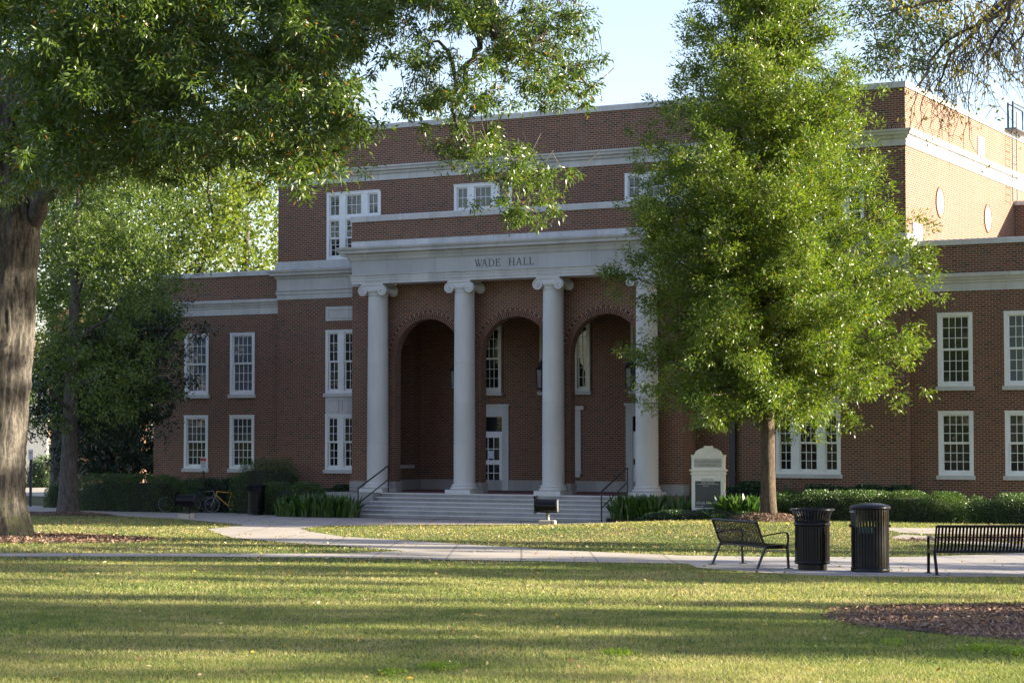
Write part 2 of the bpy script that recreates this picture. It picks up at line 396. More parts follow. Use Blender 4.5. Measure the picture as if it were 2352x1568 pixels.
# ------------------------------------------------------------------ ground, walks, mulch beds
def ground_sheet():
    xs = np.r_[-900, -500, -300, -200, np.arange(-130, 61, 1.5), 90, 150, 300, 600, 900]
    ys = np.r_[-300, -150, -80, -40, np.arange(-20, 101, 1.5), 120, 160, 220, 300, 500, 900]
    X, Y = np.meshgrid(xs, ys); Z = terrain(X, Y)
    v = np.stack([X, Y, Z], -1).reshape(-1, 3); nx = len(xs)
    f = [(j*nx+i, j*nx+i+1, (j+1)*nx+i+1, (j+1)*nx+i) for j in range(len(ys)-1) for i in range(nx-1)]
    mb = MB(); mb.add([tuple(p) for p in v], f, True)
    return tag(mb.build('ground', M['lawn'], fix=False), kind='structure')
ground_sheet()
def cut_sheet(name, poly, mat, dz, step=1.5, thick=.0):
    b = bmesh.new(); vs = [b.verts.new((p[0], p[1], 0)) for p in poly]; b.faces.new(vs)
    xs = [p[0] for p in poly]; ys = [p[1] for p in poly]
    for ax, lo, hi in ((0, min(xs), max(xs)), (1, min(ys), max(ys))):
        k = math.ceil(lo/step)*step
        while k < hi:
            co = [0, 0, 0]; co[ax] = k; no = [0, 0, 0]; no[ax] = 1
            bmesh.ops.bisect_plane(b, geom=b.verts[:]+b.edges[:]+b.faces[:], plane_co=co, plane_no=no); k += step
    for v in b.verts: v.co.z = float(terrain(v.co.x, v.co.y))+dz
    bmesh.ops.recalc_face_normals(b, faces=b.faces)
    if b.faces[:] and sum(f.normal.z for f in b.faces) < 0: bmesh.ops.reverse_faces(b, faces=b.faces)
    me = bpy.data.meshes.new(name); b.to_mesh(me); b.free(); me.materials.append(mat)
    o = bpy.data.objects.new(name, me); COL.objects.link(o); return o
def gp(l): return [tuple(G(x, y)[:2]) for x, y in l]
PATHS = []
front = gp([(-300,1155),(67,1160),(167,1168),(360,1174),(547,1178),(784,1184)])+[(-40.9,64.6),(-30.2,64.6)]+gp([(1410,1201.5),(1234,1204),(984,1205),(784,1207),(733,1209),(687,1214),(720,1222),(784,1232),(1034,1248),(1284,1264),(1568,1276),(1800,1279.5),(2045,1280),(2200,1276),(2352,1270),(2700,1262),(2700,1325),(2352,1325),(2135,1325),(1951,1324),(1801,1319),(1701,1312),(1601,1304),(1581,1296),(1568,1294.5),(1317,1290.5),(784,1281),(400,1278.5),(0,1278),(-600,1277),(-600,1269.5),(0,1270.5),(400,1271.5),(784,1271.5),(931,1265.5),(784,1254),(667,1247),(533,1235),(507,1227),(477,1215.5),(563,1205.5),(413,1192),(220,1182),(67,1174),(-300,1172)])
tag(cut_sheet('path', front, M['concrete'], .012), kind='structure'); PATHS.append(front)
pad = gp([(1581,1296),(1640,1286),(1800,1282),(2045,1283),(2352,1275),(2700,1268),(2700,1321),(2352,1321.5),(2135,1321.5),(1951,1320.5),(1801,1315.5),(1701,1308.5),(1601,1300.5)])
tag(cut_sheet('paved_pad', pad, M['pad'], .017), kind='structure')
walk2 = gp([(1960,1211),(2150,1213),(2700,1216),(2700,1228),(2352,1228),(2120,1226),(2071,1223.5),(2045,1219)])
walk3 = gp([(2045,1235.5),(2071,1228),(2130,1231),(2352,1250),(2700,1248),(2700,1262),(2352,1259),(2180,1247)])
for w in (walk2, walk3): tag(cut_sheet('path', w, M['concrete'], .012), kind='structure'); PATHS.append(w)
far_walk = [(-160,96),(-70,82),(-64,84),(-60,88),(-66,93),(-160,116)]
street = [(-160,84),(-72,76.5),(-69.5,79),(-160,92)]
tag(cut_sheet('path', far_walk, M['concrete'], .03), kind='structure'); PATHS.append(far_walk)
tag(cut_sheet('road', street, M['asphalt'], .025), kind='structure'); PATHS.append(street)
BEDS = []
def mulch_bed(cx, cy, rx, ry, rot, h, nchip, seed, size=.07):
    rg = np.random.default_rng(seed); n = 56
    ph = rg.uniform(0, 6.28, 3); ang = np.linspace(0, 2*math.pi, n, endpoint=False)
    wob = 1+.05*np.sin(3*ang+ph[0])+.03*np.sin(7*ang+ph[1])+.02*np.sin(13*ang+ph[2])
    ca, sa = math.cos(rot), math.sin(rot); rings = [1., .93, .8, .6, .35, .12]
    vs = []
    for r in rings:
        x = rx*r*wob*np.cos(ang); y = ry*r*wob*np.sin(ang)
        X = cx+x*ca-y*sa; Y = cy+x*sa+y*ca
        Z = terrain(X, Y)+.008+h*(1-r**2.5)+(rg.normal(0, .008, n) if r < 1 else 0)
        vs += list(zip(X, Y, Z))
    fs = [(i*n+k, i*n+(k+1) % n, (i+1)*n+(k+1) % n, (i+1)*n+k) for i in range(len(rings)-1) for k in range(n)]
    fs.append(tuple((len(rings)-1)*n+k for k in range(n)))
    mb = MB(); mb.add(vs, fs, True); tag(mb.build('mulch_bed', M['mulch']), kind='structure')
    r = np.sqrt(rg.uniform(0, 1.02, nchip)); a = rg.uniform(0, 2*math.pi, nchip)
    w = 1+.05*np.sin(3*a+ph[0])+.03*np.sin(7*a+ph[1])+.02*np.sin(13*a+ph[2])
    x = rx*r*w*np.cos(a); y = ry*r*w*np.sin(a); X = cx+x*ca-y*sa; Y = cy+x*sa+y*ca
    Z = terrain(X, Y)+.02+h*np.maximum(0, 1-r**2.5)+rg.uniform(0, .03, nchip)
    d = rg.normal(size=(nchip, 3)); d[:, 2] *= .45
    q = leaf_quads(np.stack([X, Y, Z], 1), d, rg.uniform(.6, 1.6, nchip)*size, rg.uniform(.5, 1.2, nchip)*size*.42, rg, up=.6)
    BEDS.append((cx, cy, rx, ry, rot))
    return q
MID = G(155, 1183); RT = G(1765, 1196); OAK = G(10, 1236)
q = [mulch_bed(*(OAK+Vector((-.2, -.6, 0))).xy, 4.3, 3.0, YAW, .06, 6500, 1, .11),
     mulch_bed(*(MID+Vector((.2, -.2, 0))).xy, 1.6, 1.0, YAW, .10, 1500, 2),
     mulch_bed(*(RT+Vector((-.1, .15, 0))).xy, 1.15, 1.5, YAW, .22, 2600, 3)]
b4 = G(2430, 1428)
q += [mulch_bed(b4.x, b4.y, 2.75, 3.1, YAW, .05, 11000, 4, .055)]
b5 = G(2450, 1238); q += [mulch_bed(b5.x, b5.y, 4.0, 1.2, YAW, .08, 2500, 5)]
tag(np_mesh('mulch_chips', np.concatenate(q), 4, M['chip']), kind='stuff')

# lawn blades: real grass, denser near the viewer
def in_any(X, Y):
    m = np.zeros(len(X), bool)
    for p in PATHS: m |= in_poly(X, Y, p)
    for cx, cy, rx, ry, rot in BEDS:
        dx, dy = X-cx, Y-cy; u = (dx*math.cos(rot)+dy*math.sin(rot))/rx; v = (-dx*math.sin(rot)+dy*math.cos(rot))/ry
        m |= u*u+v*v < .93
    return m
def view_pts(d0, d1, n, rg, spread=.275):
    d = np.sqrt(rg.uniform(d0*d0, d1*d1, n)); s = rg.uniform(-spread, spread, n)*d
    X = -math.sin(YAW)*d+math.cos(YAW)*s; Y = math.cos(YAW)*d+math.sin(YAW)*s
    return X, Y, d
def blades():
    out = []
    for d0, d1, n, h, w in ((14.5, 20, 150000, .034, .0075), (20, 28, 150000, .036, .010), (28, 40, 130000, .040, .014), (40, 74, 130000, .045, .022)):
        rg = np.random.default_rng(int(d0)); X, Y, d = view_pts(d0, d1, n, rg)
        keep = ~in_any(X, Y) & (Y < 64.5); X, Y = X[keep], Y[keep]; k = len(X)
        Z = terrain(X, Y)
        a = rg.uniform(0, 6.283, k); hh = h*rg.uniform(.5, 1.25, k); ww = w*rg.uniform(.7, 1.3, k)
        lean = rg.normal(0, .75, (k, 2))*hh[:, None]
        p = np.stack([X, Y, Z-.004], 1); sx = np.stack([np.cos(a), np.sin(a), 0*a], 1)*ww[:, None]*.5
        tip = p+np.stack([lean[:, 0], lean[:, 1], hh], 1)
        out.append(np.stack([p-sx, p+sx, tip], 1).reshape(-1, 3))
    tag(np_mesh('grass', np.concatenate(out), 3, M['blade']), kind='stuff')
blades()
def litter():
    rg = np.random.default_rng(77); X, Y, d = view_pts(14.5, 70, 9500, rg)
    p = .35+.65*(np.sin(X*.9+1.3*np.sin(Y*.5))*np.sin(Y*.7) > -.1)
    k = rg.uniform(0, 1, len(X)) < p*np.clip(.35+(d-15)/60, .3, 1); X, Y, d = X[k], Y[k], d[k]
    onp = in_any(X, Y); k = ~onp | (rg.uniform(0, 1, len(X)) < .25); X, Y, d = X[k], Y[k], d[k]
    n = len(X); Z = terrain(X, Y)+.025+rg.uniform(0, .02, n)
    dr = rg.normal(size=(n, 3)); dr[:, 2] *= .35; L = rg.uniform(.035, .075, n)*(1+(d > 35)*.35)
    tag(np_mesh('fallen_leaves', leaf_quads(np.stack([X, Y, Z], 1), dr, L, L*.42, rg, up=.5), 4, M['leaf_litter']), kind='stuff')
litter()
def clover():
    rg = np.random.default_rng(5); P = []
    for x, y, rx, ry, n in ((2250,1492,55,9,900),(2330,1500,35,7,500),(2050,1478,30,6,350),(1010,1535,45,8,500),(900,1548,25,6,300),(1420,1502,40,6,350)):
        a = rg.normal(0, .5, (n, 2)); P += [tuple(G(x+u*rx, y+v*ry)) for u, v in a]
    P = np.array(P); P[:, 2] += rg.uniform(.015, .045, len(P)); d = rg.normal(size=P.shape); d[:, 2] *= .3
    tag(np_mesh('clover_patches', leaf_quads(P, d, .028, .024, rg, up=1.), 4, M['clover']), kind='stuff')
M['clover'] = leaf_mat('clover_leaf', [(.11,.18,.014), (.17,.25,.02), (.23,.31,.03)], trans=.35)
clover()

# ------------------------------------------------------------------ the hall
YCOL, YA, YM, YW, YB, YF = 66.1, 66.62, 67.8, 68.1, 70.27, 65.66
XL, XR = -46.75, -21.4; WL, WR = -53.0, -16.2; PL, PR = -42.55, -29.04
hall = empty('college_hall', (0, 0, 0))
tag(hall, 'three storey red brick hall with four white columned portico and stone cornices', 'building')
def wall_open(mb, x0, x1, z0, z1, y, openings, depth=.14):
    xs = sorted({x0, x1}|{v for o in openings for v in o[:2] if x0 < v < x1}); zs = sorted({z0, z1}|{v for o in openings for v in o[2:] if z0 < v < z1})
    for i in range(len(xs)-1):
        run = None
        for j in range(len(zs)-1):
            cx, cz = (xs[i]+xs[i+1])/2, (zs[j]+zs[j+1])/2
            if any(o[0] < cx < o[1] and o[2] < cz < o[3] for o in openings): continue
            mb.quad((xs[i], y, zs[j]), (xs[i+1], y, zs[j]), (xs[i+1], y, zs[j+1]), (xs[i], y, zs[j+1]))
    for a, b, c, d in openings:
        mb.quad((a, y, c), (a, y, d), (a, y+depth, d), (a, y+depth, c)); mb.quad((b, y, c), (b, y+depth, c), (b, y+depth, d), (b, y, d))
        mb.quad((a, y, d), (b, y, d), (b, y+depth, d), (a, y+depth, d)); mb.quad((a, y, c), (a, y+depth, c), (b, y+depth, c), (b, y, c))
# window builders (origin: bottom left of the casing, wall plane at y=0)
def sash(f, g, x0, x1, z0, z1, cols, rows, y, rail=.05, munt=.021):
    f.box(x0, x0+rail, y, y+.045, z0, z1); f.box(x1-rail, x1, y, y+.045, z0, z1)
    f.box(x0+rail, x1-rail, y, y+.045, z0, z0+rail*1.3); f.box(x0+rail, x1-rail, y, y+.045, z1-rail, z1)
    a, b, c, d = x0+rail, x1-rail, z0+rail*1.3, z1-rail
    for i in range(1, cols): x = a+(b-a)*i/cols; f.box(x-munt/2, x+munt/2, y+.006, y+.036, c, d)
    for j in range(1, rows):
        z = c+(d-c)*j/rows
        for i in range(cols):
            xa = a+(b-a)*i/cols+(munt/2 if i else 0); xb = a+(b-a)*(i+1)/cols-(munt/2 if i < cols-1 else 0)
            f.box(xa, xb, y+.008, y+.034, z-munt/2, z+munt/2)
    g.quad((a-.01, y+.025, c-.01), (b+.01, y+.025, c-.01), (b+.01, y+.025, d+.01), (a-.01, y+.025, d+.01))
def window(w, h, lights, transom=0., sill=True, mat=None, pane=None, sill_w=.06, case=.115):
    """lights: list of (x0,x1,cols); returns window root mesh with pane and sill children"""
    f, g = MB(), MB(); zt = h-transom
    f.box(0, case, -.035, .09, 0, h); f.box(w-case, w, -.035, .09, 0, h)
    f.box(case, w-case, -.035, .09, h-case, h); f.box(case, w-case, -.03, .09, 0, case*.9)
    f.box(-.012, w+.012, -.055, -.035, h-.035, h)
    for (a, b, c), nx in zip(lights, list(lights[1:])+[None]):
        if nx: f.box(b, nx[0], -.025, .09, case*.9, h-case)
        zb = case*.9
        if transom:
            f.box(a, b, -.02, .09, zt-.09, zt+.04); sash(f, g, a, b, zt+.04, h-case, c, 2, .02); top = zt-.09
        else: top = h-case
        zm = (zb+top)/2
        sash(f, g, a, b, zm-.02, top, c, 3, .02); sash(f, g, a, b, zb, zm+.02, c, 3, .07)
    o = f.build('window', mat or M['white'], hall)
    g.build('pane', pane or M['glass'], o)
    if sill: MB().box(-sill_w, w+sill_w, -.10, .08, -.135, -.003).build('sill', M['stone'], o)
    return o
def lights1(w, c, case=.115): return [(case, w-case, c)]
def place(o, x, y, z): o.location = (x, y, z); return o
OP_W, OP_M, OP_U, OP_B = [], [], [], []
# wings: two storeys of four-over windows
up = window(1.18, 2.45, lights1(1.18, 4)); lo = window(1.18, 2.13, lights1(1.18, 4)); first = [True]
up_blind = None
wing_x = [-49.22, -51.46, -20.44, -18.21]
for i, x in enumerate(wing_x):
    a = up if i == 0 else copy_tree(up, hall); b = lo if i == 0 else copy_tree(lo, hall)
    place(a, x, YW, 4.475); place(b, x, YW, 1.535)
    OP_W += [(x, x+1.18, 4.475, 6.925), (x, x+1.18, 1.535, 3.665)]
    if i == 0:
        for ch in a.children:
            if ch.name.startswith('pane'): ch.data = ch.data.copy(); ch.data.materials[0] = M['blind_glass']; ch['label'] = 'pane with pale grey blind behind'
    if i in (2,):
        for ch in a.children:
            if ch.name.startswith('pane'): ch.data = ch.data.copy(); ch.data.materials[0] = M['dim_glass']
for x0_, x1_, xo in ((WL, XL, WL), (XR, WR, WR)):
    w = MB(); wall_open(w, x0_, x1_, -.6, 7.63, YW, [o for o in OP_W if x0_ < o[0] < x1_])
    w.quad((x0_, YW, 8.2), (x1_, YW, 8.2), (x1_, YW, 9.17), (x0_, YW, 9.17)); w.quad((xo, YW, -.6), (xo, 92, -.6), (xo, 92, 9.17), (xo, YW, 9.17))
    w.build('wing_wall', M['brick'], hall)
    r = MB(); r.quad((x0_, YW, 9.0), (x1_, YW, 9.0), (x1_, 92, 9.0), (x0_, 92, 9.0)); r.build('roof', M['roof'], hall)
r = MB(); r.quad((XL, YM, 14.4), (XR, YM, 14.4), (XR, 105, 14.4), (XL, 105, 14.4)); r.build('roof', M['roof'], hall)
bandW = [(-.05,7.63),(.035,7.63),(.035,7.88),(.07,7.90),(.075,7.97),(.12,7.99),(.15,8.06),(.20,8.10),(.21,8.20),(.03,8.23),(-.05,8.23)]
copW = [(-.05,9.165),(.06,9.165),(.06,9.33),(.04,9.355),(-.3,9.365)]
for path in ([(WL,92),(WL,YW),(XL,YW)], [(XR,YW),(WR,YW),(WR,92)]):
    c = MB(); sweep(c, path, bandW); c.build('wing_cornice', M['stone'], hall)
    c = MB(); sweep(c, path, copW); c.build('coping', M['stone'], hall)
# main block
TRI = [(.115,.565,2),(.835,1.495,3),(1.765,2.215,2)]
t1 = window(2.33, 2.44, TRI); t2 = window(2.33, 2.12, TRI); t3 = window(2.45, 2.60, [(.115,.585,2),(.86,1.59,3),(1.865,2.335,2)], transom=.98, sill=False)
for i, x in enumerate((-44.5, -26.07)):
    a = t1 if not i else copy_tree(t1, hall); b = t2 if not i else copy_tree(t2, hall)
    place(a, x, YM, 4.47); place(b, x, YM, 1.54); OP_M += [(x, x+2.33, 4.47, 6.91), (x, x+2.33, 1.54, 3.66)]
    pnl = MB(); pnl.box(x, x+2.33, YM-.02, YM+.03, 3.66, 4.332)
    for a_, b_ in ((.1,.62),(.76,1.57),(1.71,2.23)):
        for q_ in ((a_, b_, 3.76, 3.785), (a_, b_, 4.215, 4.24), (a_, a_+.025, 3.785, 4.215), (b_-.025, b_, 3.785, 4.215)): pnl.box(x+q_[0], x+q_[1], YM-.05, YM-.02, q_[2], q_[3])
    pnl.build('spandrel_panel', M['stone'], hall)
    pl = MB(); pl.box(x, x+2.33, YM-.03, YM+.03, 7.26, 7.81)
    for q_ in ((.12,2.21,7.36,7.385),(.12,2.21,7.685,7.71),(.12,.145,7.385,7.685),(2.185,2.21,7.385,7.685)): pl.box(x+q_[0], x+q_[1], YM-.055, YM-.03, q_[2], q_[3])
    pl.build('stone_plaque', M['stone'], hall)
for i, x in enumerate((-44.47, -38.80, -31.76, -25.3)):
    place(t3 if not i else copy_tree(t3, hall), x, YM, 9.62); OP_U.append((x, x+2.45, 9.62, 12.22))
w = MB()
wall_open(w, XL, PL+.3, -.6, 8.15, YM, [o for o in OP_M if o[0] < -40]); wall_open(w, PR-.3, XR, -.6, 8.15, YM, [o for o in OP_M if o[0] > -30])
wall_open(w, XL, XR, 9.62, 12.58, YM, OP_U)
w.quad((XL, YM, 13.25), (XR, YM, 13.25), (XR, YM, 14.53), (XL, YM, 14.53))
for x in (XL, XR):
    for z0, z1 in ((-.6, 8.15), (9.3, 12.58), (13.25, 14.53)): w.quad((x, YM, z0), (x, 105, z0), (x, 105, z1), (x, YM, z1))
w.build('wall', M['brick'], hall)
ring = [(XL,105),(XL,YM),(XR,YM),(XR,105)]
s = MB(); sweep(s, ring, [(-.02,13.10),(.02,13.10),(.02,13.25),(-.02,13.25)]); s.build('soldier_course', M['soldier'], hall)
c = MB(); sweep(c, ring, [(-.05,12.57),(.03,12.57),(.03,12.77),(.05,12.80),(.10,12.82),(.12,12.90),(.22,12.93),(.24,13.00),(.29,13.04),(.30,13.10),(.02,13.13),(-.05,13.13)])
c.build('cornice', M['stone'], hall)
c = MB(); sweep(c, ring, [(-.05,14.52),(.05,14.52),(.05,14.70),(.03,14.73),(-.3,14.74)]); c.build('coping', M['stone'], hall)
low = [(-.05,8.14),(.03,8.14),(.03,8.33),(.06,8.34),(.06,8.45),(.10,8.48),(.03,8.50),(.03,8.93),(.07,8.96),(.11,9.05),(.24,9.08),(.25,9.17),(.31,9.20),(.34,9.29),(.05,9.34),(.05,9.62),(-.05,9.62)]
for path in ([(XL,69.0),(XL,YM),(PL+.4,YM)], [(PR-.4,YM),(XR,YM),(XR,69.0)]): c = MB(); sweep(c, path, low); c.build('belt_cornice', M['stone'], hall)
# sunlit return wall: ovals, louvre, roof door block, further block
for yc in (71.7, 77.85):
    n = 40; el = [(yc+.42*math.cos(2*math.pi*k/n), 11.02+.46*math.sin(2*math.pi*k/n)) for k in range(n)]
    mb = MB(); mb.prism(el, (XR-.02, XR+.02), lambda u, v, w: (w, u, v)); p = mb.build('oval_panel', M['ivory'], hall)
    rg = MB(); N = 40
    for k in range(N):
        a0, a1 = 2*math.pi*(k+.08)/N, 2*math.pi*(k+.92)/N
        pt = lambda a, r: (yc+(.42+r)*math.cos(a), 11.02+(.46+r)*math.sin(a))
        rg.prism([pt(a0,0), pt(a1,0), pt(a1,.09), pt(a0,.09)], (XR-.02, XR+.04), lambda u, v, w: (w, u, v))
    rg.build('oval_surround', M['soldier'], p)
lv = MB(); y0, y1, z0, z1 = 76.6, 77.3, 13.18, 13.93
lv.box(XR-.05, XR+.04, y0-.05, y0, z0, z1); lv.box(XR-.05, XR+.04, y1, y1+.05, z0, z1); lv.box(XR-.05, XR+.04, y0, y1, z1, z1+.05)
for k in range(8): z = z0+(z1-z0)*(k+.5)/8; lv.prism([(XR-.03, z+.045), (XR-.03, z+.06), (XR+.03, z-.03), (XR+.03, z-.045)], (y0, y1), lambda u, v, w: (u, w, v))
lv.build('louvre', M['white'], hall)
MB().box(XR, XR+.06, 68.46, 69.43, 9.0, 10.04).build('access_hatch', M['white'], hall)
w = MB(); w.box(XR+.002, XR+9, 81.75, 95, -.6, 11.88); w.build('rear_block', M['brick'], hall)
MB().box(XR+.002, XR+9.1, 81.68, 95, 11.885, 12.05).build('coping', M['stone'], hall)
ld = MB()
for y in (80.6, 81.25): ld.tube([(XR+.25, y, 11.9), (XR+.25, y, 15.5)], .022, 6)
for k in range(12): ld.tube([(XR+.25, 80.6, 12.0+k*.28), (XR+.25, 81.25, 12.0+k*.28)], .012, 5)
for a in (0, 1): 
    y = 80.35+.55*a*.4
    ld.tube([(XR+.35-a*.25, y, 14.75), (XR+.35-a*.25, y, 15.75), (XR+.35-a*.25, y+2.2, 15.75), (XR+.35-a*.25, y+2.2, 14.75), (XR+.35-a*.25, y, 14.75)], .045, 6)
ld.box(XR-.1, XR+.5, 80.3, 82.6, 14.70, 14.76)
ld.build('roof_ladder', M['steel'], hall)
for px in (906, 1175, 1418, 2130): 
    p = PY(px, 250, YM+.2) if px < 2000 else None
    x = p.x if p else XR-.2; y = YM+.2 if p else 69.2
    MB().tube([(x, y, 14.6), (x, y, 15.12)], .012, 5).build('lightning_rod', M['galv'], hall)
# panes differ: some sashes take a paler glass colour for blinds or pale reflections
def vary_panes():
    rg = random.Random(3); ws = [o for o in hall.children if o.name.split('.')[0] == 'window']
    for wdw in ws:
        for ch in wdw.children:
            if not ch.name.startswith('pane') or ch.get('label'): continue
            me = ch.data.copy(); ch.data = me
            for nm in ('dim_glass', 'blind_glass', 'shade_glass'): me.materials.append(M[nm])
            zs = [p.center.z for p in me.polygons]; mid = (max(zs)+min(zs))/2
            mode = rg.random(); k = rg.choice((1, 3, 3))
            for p in me.polygons: p.material_index = k if (mode < .35 and p.center.z > mid) else (1 if mode > .8 else 0)
vary_panes()
# ---- portico
CXs = [-41.08, -37.39, -33.78, -30.15]; BAY = [(CXs[i]+CXs[i+1])/2 for i in range(3)]; HW, ZS = 1.42, 5.73
w = MB(); T = .40; zt = 8.45
def arch_pts(c, n=28): return [(c+HW*math.cos(math.pi*(1-k/n)), ZS+HW*math.sin(math.pi*(1-k/n))) for k in range(n+1)]
xs = [PL]+[v for c in BAY for v in (c-HW, c+HW)]+[PR]
for yy in (YA, YA+T):
    for i in range(0, len(xs), 2): w.quad((xs[i], yy, .76), (xs[i+1], yy, .76), (xs[i+1], yy, zt), (xs[i], yy, zt))
    for c in BAY:
        ap = arch_pts(c)
        for k in range(len(ap)-1): w.quad((ap[k][0], yy, ap[k][1]), (ap[k+1][0], yy, ap[k+1][1]), (ap[k+1][0], yy, zt), (ap[k][0], yy, zt))
for c in BAY:
    ap = [(c-HW, .76)]+arch_pts(c)+[(c+HW, .76)]
    for k in range(len(ap)-1): w.quad((ap[k][0], YA, ap[k][1]), (ap[k][0], YA+T, ap[k][1]), (ap[k+1][0], YA+T, ap[k+1][1]), (ap[k+1][0], YA, ap[k+1][1]))
for x in (PL, PR): w.quad((x, YA, -.6), (x, YM+.1, -.6), (x, YM+.1, zt), (x, YA, zt))
w.build('arcade_wall', M['brick'], hall, fix=False)
pw = MB()
EL, ER = -41.7, -29.2
pw.quad((EL, YB, .7), (ER, YB, .7), (ER, YB, 8.0), (EL, YB, 8.0)); 
n0, n1, nz0, nz1 = 68.25, 69.70, 1.72, 6.3
for a_, b_, c_, d_ in ((YA+T, n0, .7, 8.), (n1, YB, .7, 8.), (n0, n1, .7, nz0), (n0, n1, nz1, 8.)): pw.quad((EL, a_, c_), (EL, b_, c_), (EL, b_, d_), (EL, a_, d_))
for y_ in (n0, n1): pw.quad((EL, y_, nz0), (EL-.85, y_, nz0), (EL-.85, y_, nz1), (EL, y_, nz1))
pw.quad((EL-.85, n0, nz0), (EL-.85, n1, nz0), (EL-.85, n1, nz1), (EL-.85, n0, nz1)); pw.quad((EL, n0, nz1), (EL, n1, nz1), (EL-.85, n1, nz1), (EL-.85, n0, nz1))
pw.quad((ER, YA+T, .7), (ER, YB, .7), (ER, YB, 8.0), (ER, YA+T, 8.0))
pw.build('porch_wall', M['brick'], hall, fix=False)
MB().box(EL, ER, YA+T, YB, 7.7, 7.8).build('porch_ceiling', M['ceiling'], hall)
fl = MB(); fl.box(PL-.05, PR+.05, 65.562, YB, .60, .772); fl.build('porch_floor', M['paver'], hall)
bs = MB()
bs.box(PL-.10, PR+.10, 65.42, YM+.2, -.6, .596)
for x0, x1 in [(PL-.06, BAY[0]-HW-.0)]+[(BAY[i]+HW, BAY[i+1]-HW) for i in range(2)]+[(BAY[2]+HW, PR+.06)]:
    bs.box(x0-(.05 if x0 > PL else 0), x1+(.05 if x1 < PR else 0), YA-.06, YA+T+.03, .775, 1.15)
bs.box(EL+.002, ER-.002, YB-.045, YB-.001, .775, 1.16); bs.box(EL, EL+.045, YA+T+.05, YB-.05, .775, 1.16)
bs.box(PL-.10, CXs[0]+.50, 64.95, 65.415, -.6, .775); bs.box(CXs[3]-.42, PR+.10, 64.95, 65.415, -.6, .775)
bs.box(PL-.10, CXs[0]+.5, 65.42, 65.5, .6, .775); bs.box(CXs[3]-.42, PR+.1, 65.42, 65.5, .6, .775)
bs.build('stone_base', M['steps'], hall)
MB().box(EL-.86, EL+.05, 68.25, 69.72, 1.60, 1.72).build('sill', M['stone'], hall)
st, ns = MB(), MB(); SX0, SX1 = CXs[0]+.52, CXs[3]-.44
for k in range(6):
    y0 = 65.5-.35*(5-k) if k < 5 else 65.5; y0 = 63.75+.35*k; z1 = -.065+.14*(k+1)
    y1 = y0+.35 if k < 5 else 65.55
    st.box(SX0, SX1, y0, 65.5 if k < 5 else 65.56, z1-.14, z1-.004 if k < 5 else .775)
    ns.box(SX0, SX1, y0-.04, y0-.001, z1-.045, z1-.004 if k < 5 else .774)
stp = st.build('steps', M['steps'], hall); ns.build('lit_step_nosing', M['column'], stp)  # paler nosing stone: light caught by the tread edges put into the colour
def column(x):
    o = MB(); seams = [1.10, 2.55, 4.03, 5.5, 8.02]
    rad = lambda z: .395-.03*max(0, (z-2.4)/5.6)**1.3
    for a, b in zip(seams[:-1], seams[1:]):
        zs = np.linspace(a+.002, b-.002, 8); o.lathe([(rad(z), z) for z in zs], (0, 0, 0), 40)
    c = o.build('column', M['column'], hall, loc=(x, YCOL, 0))
    b = MB(); b.box(-.52, .52, -.52, .46, .765, .905)
    b.lathe([(.46,.905),(.505,.925),(.52,.955),(.505,.985),(.465,1.0),(.445,1.015),(.445,1.03),(.455,1.04),(.475,1.055),(.475,1.075),(.44,1.09),(.41,1.10),(.40,1.115)], n=40)
    b.build('column_base', M['column'], c)
    k = MB(); k.lathe([(.37,8.0),(.385,8.02),(.40,8.04),(.385,8.06),(.38,8.08),(.44,8.14),(.47,8.20),(.44,8.26)], n=36)
    k.box(-.47, .47, -.44, .44, 8.385, 8.45); k.box(-.43, .43, -.40, .40, 8.30, 8.385)
    for sy in (-1, 1):
        k.box(-.40, .40, sy*.37-.05, sy*.37+.05, 8.23, 8.37)
        for sx in (-1, 1):
            cx_, cz_, yv = sx*.42, 8.195, sy*.39
            n = 28; disc = [(cx_+.19*math.cos(2*math.pi*q/n), cz_+.19*math.sin(2*math.pi*q/n)) for q in range(n)]
            k.prism(disc, (yv-.05, yv+.05))
            sp = [Vector((cx_+sx*-1*(.165-.02*a)*math.cos(a+1.57), yv+sy*.055, cz_+(.165-.02*a)*math.sin(a+1.57))) for a in np.linspace(0, 7.4, 34)]
            k.tube(sp, .019, 5)
            k.lathe([(.03,-.02),(.04,0),(.03,.02)], (cx_, yv+sy*.05, cz_), 10)
    for sx in (-1, 1):
        k.tube([(sx*.42, -.36, 8.20), (sx*.42, -.12, 8.215), (sx*.42, 0, 8.22), (sx*.42, .12, 8.215), (sx*.42, .36, 8.20)], [.165, .115, .10, .115, .165], 14)
    for q in range(-3, 4): k.lathe([(.0,-.06),(.034,-.03),(.036,.0),(.02,.04)], (q*.075, -.43, 8.20), 8)
    k.build('capital', M['column'], c)
    return c
col0 = column(CXs[0])
for x in CXs[1:]: k = copy_tree(col0, hall); k.location.x = x
EP = [(PL,YM),(PL,YA),(CXs[0]-.88,YA),(CXs[0]-.88,YF),(CXs[3]+.5,YF),(CXs[3]+.5,YA),(PR,YA),(PR,YM)]
e = MB(); sweep(e, EP, [(-.3,8.45),(0,8.45),(0,8.55),(.02,8.555),(.02,8.66),(.04,8.665),(.04,8.745),(.085,8.76),(.09,8.79),(-.02,8.80)])
sweep(e, EP, [(-.02,9.31),(.03,9.31),(.06,9.36),(.09,9.44),(.13,9.46),(.14,9.55),(.33,9.58),(.34,9.66),(.38,9.69),(.42,9.74),(.43,9.80),(.02,9.84),(-.02,9.84)])
sweep(e, EP, [(-.02,9.835),(.015,9.835),(.015,10.03),(-.3,10.03)])
e.box(CXs[0]-.87, CXs[3]+.49, YF+.01, YA-.002, 8.455, 8.6)
ent = e.build('entablature', M['stone'], hall)
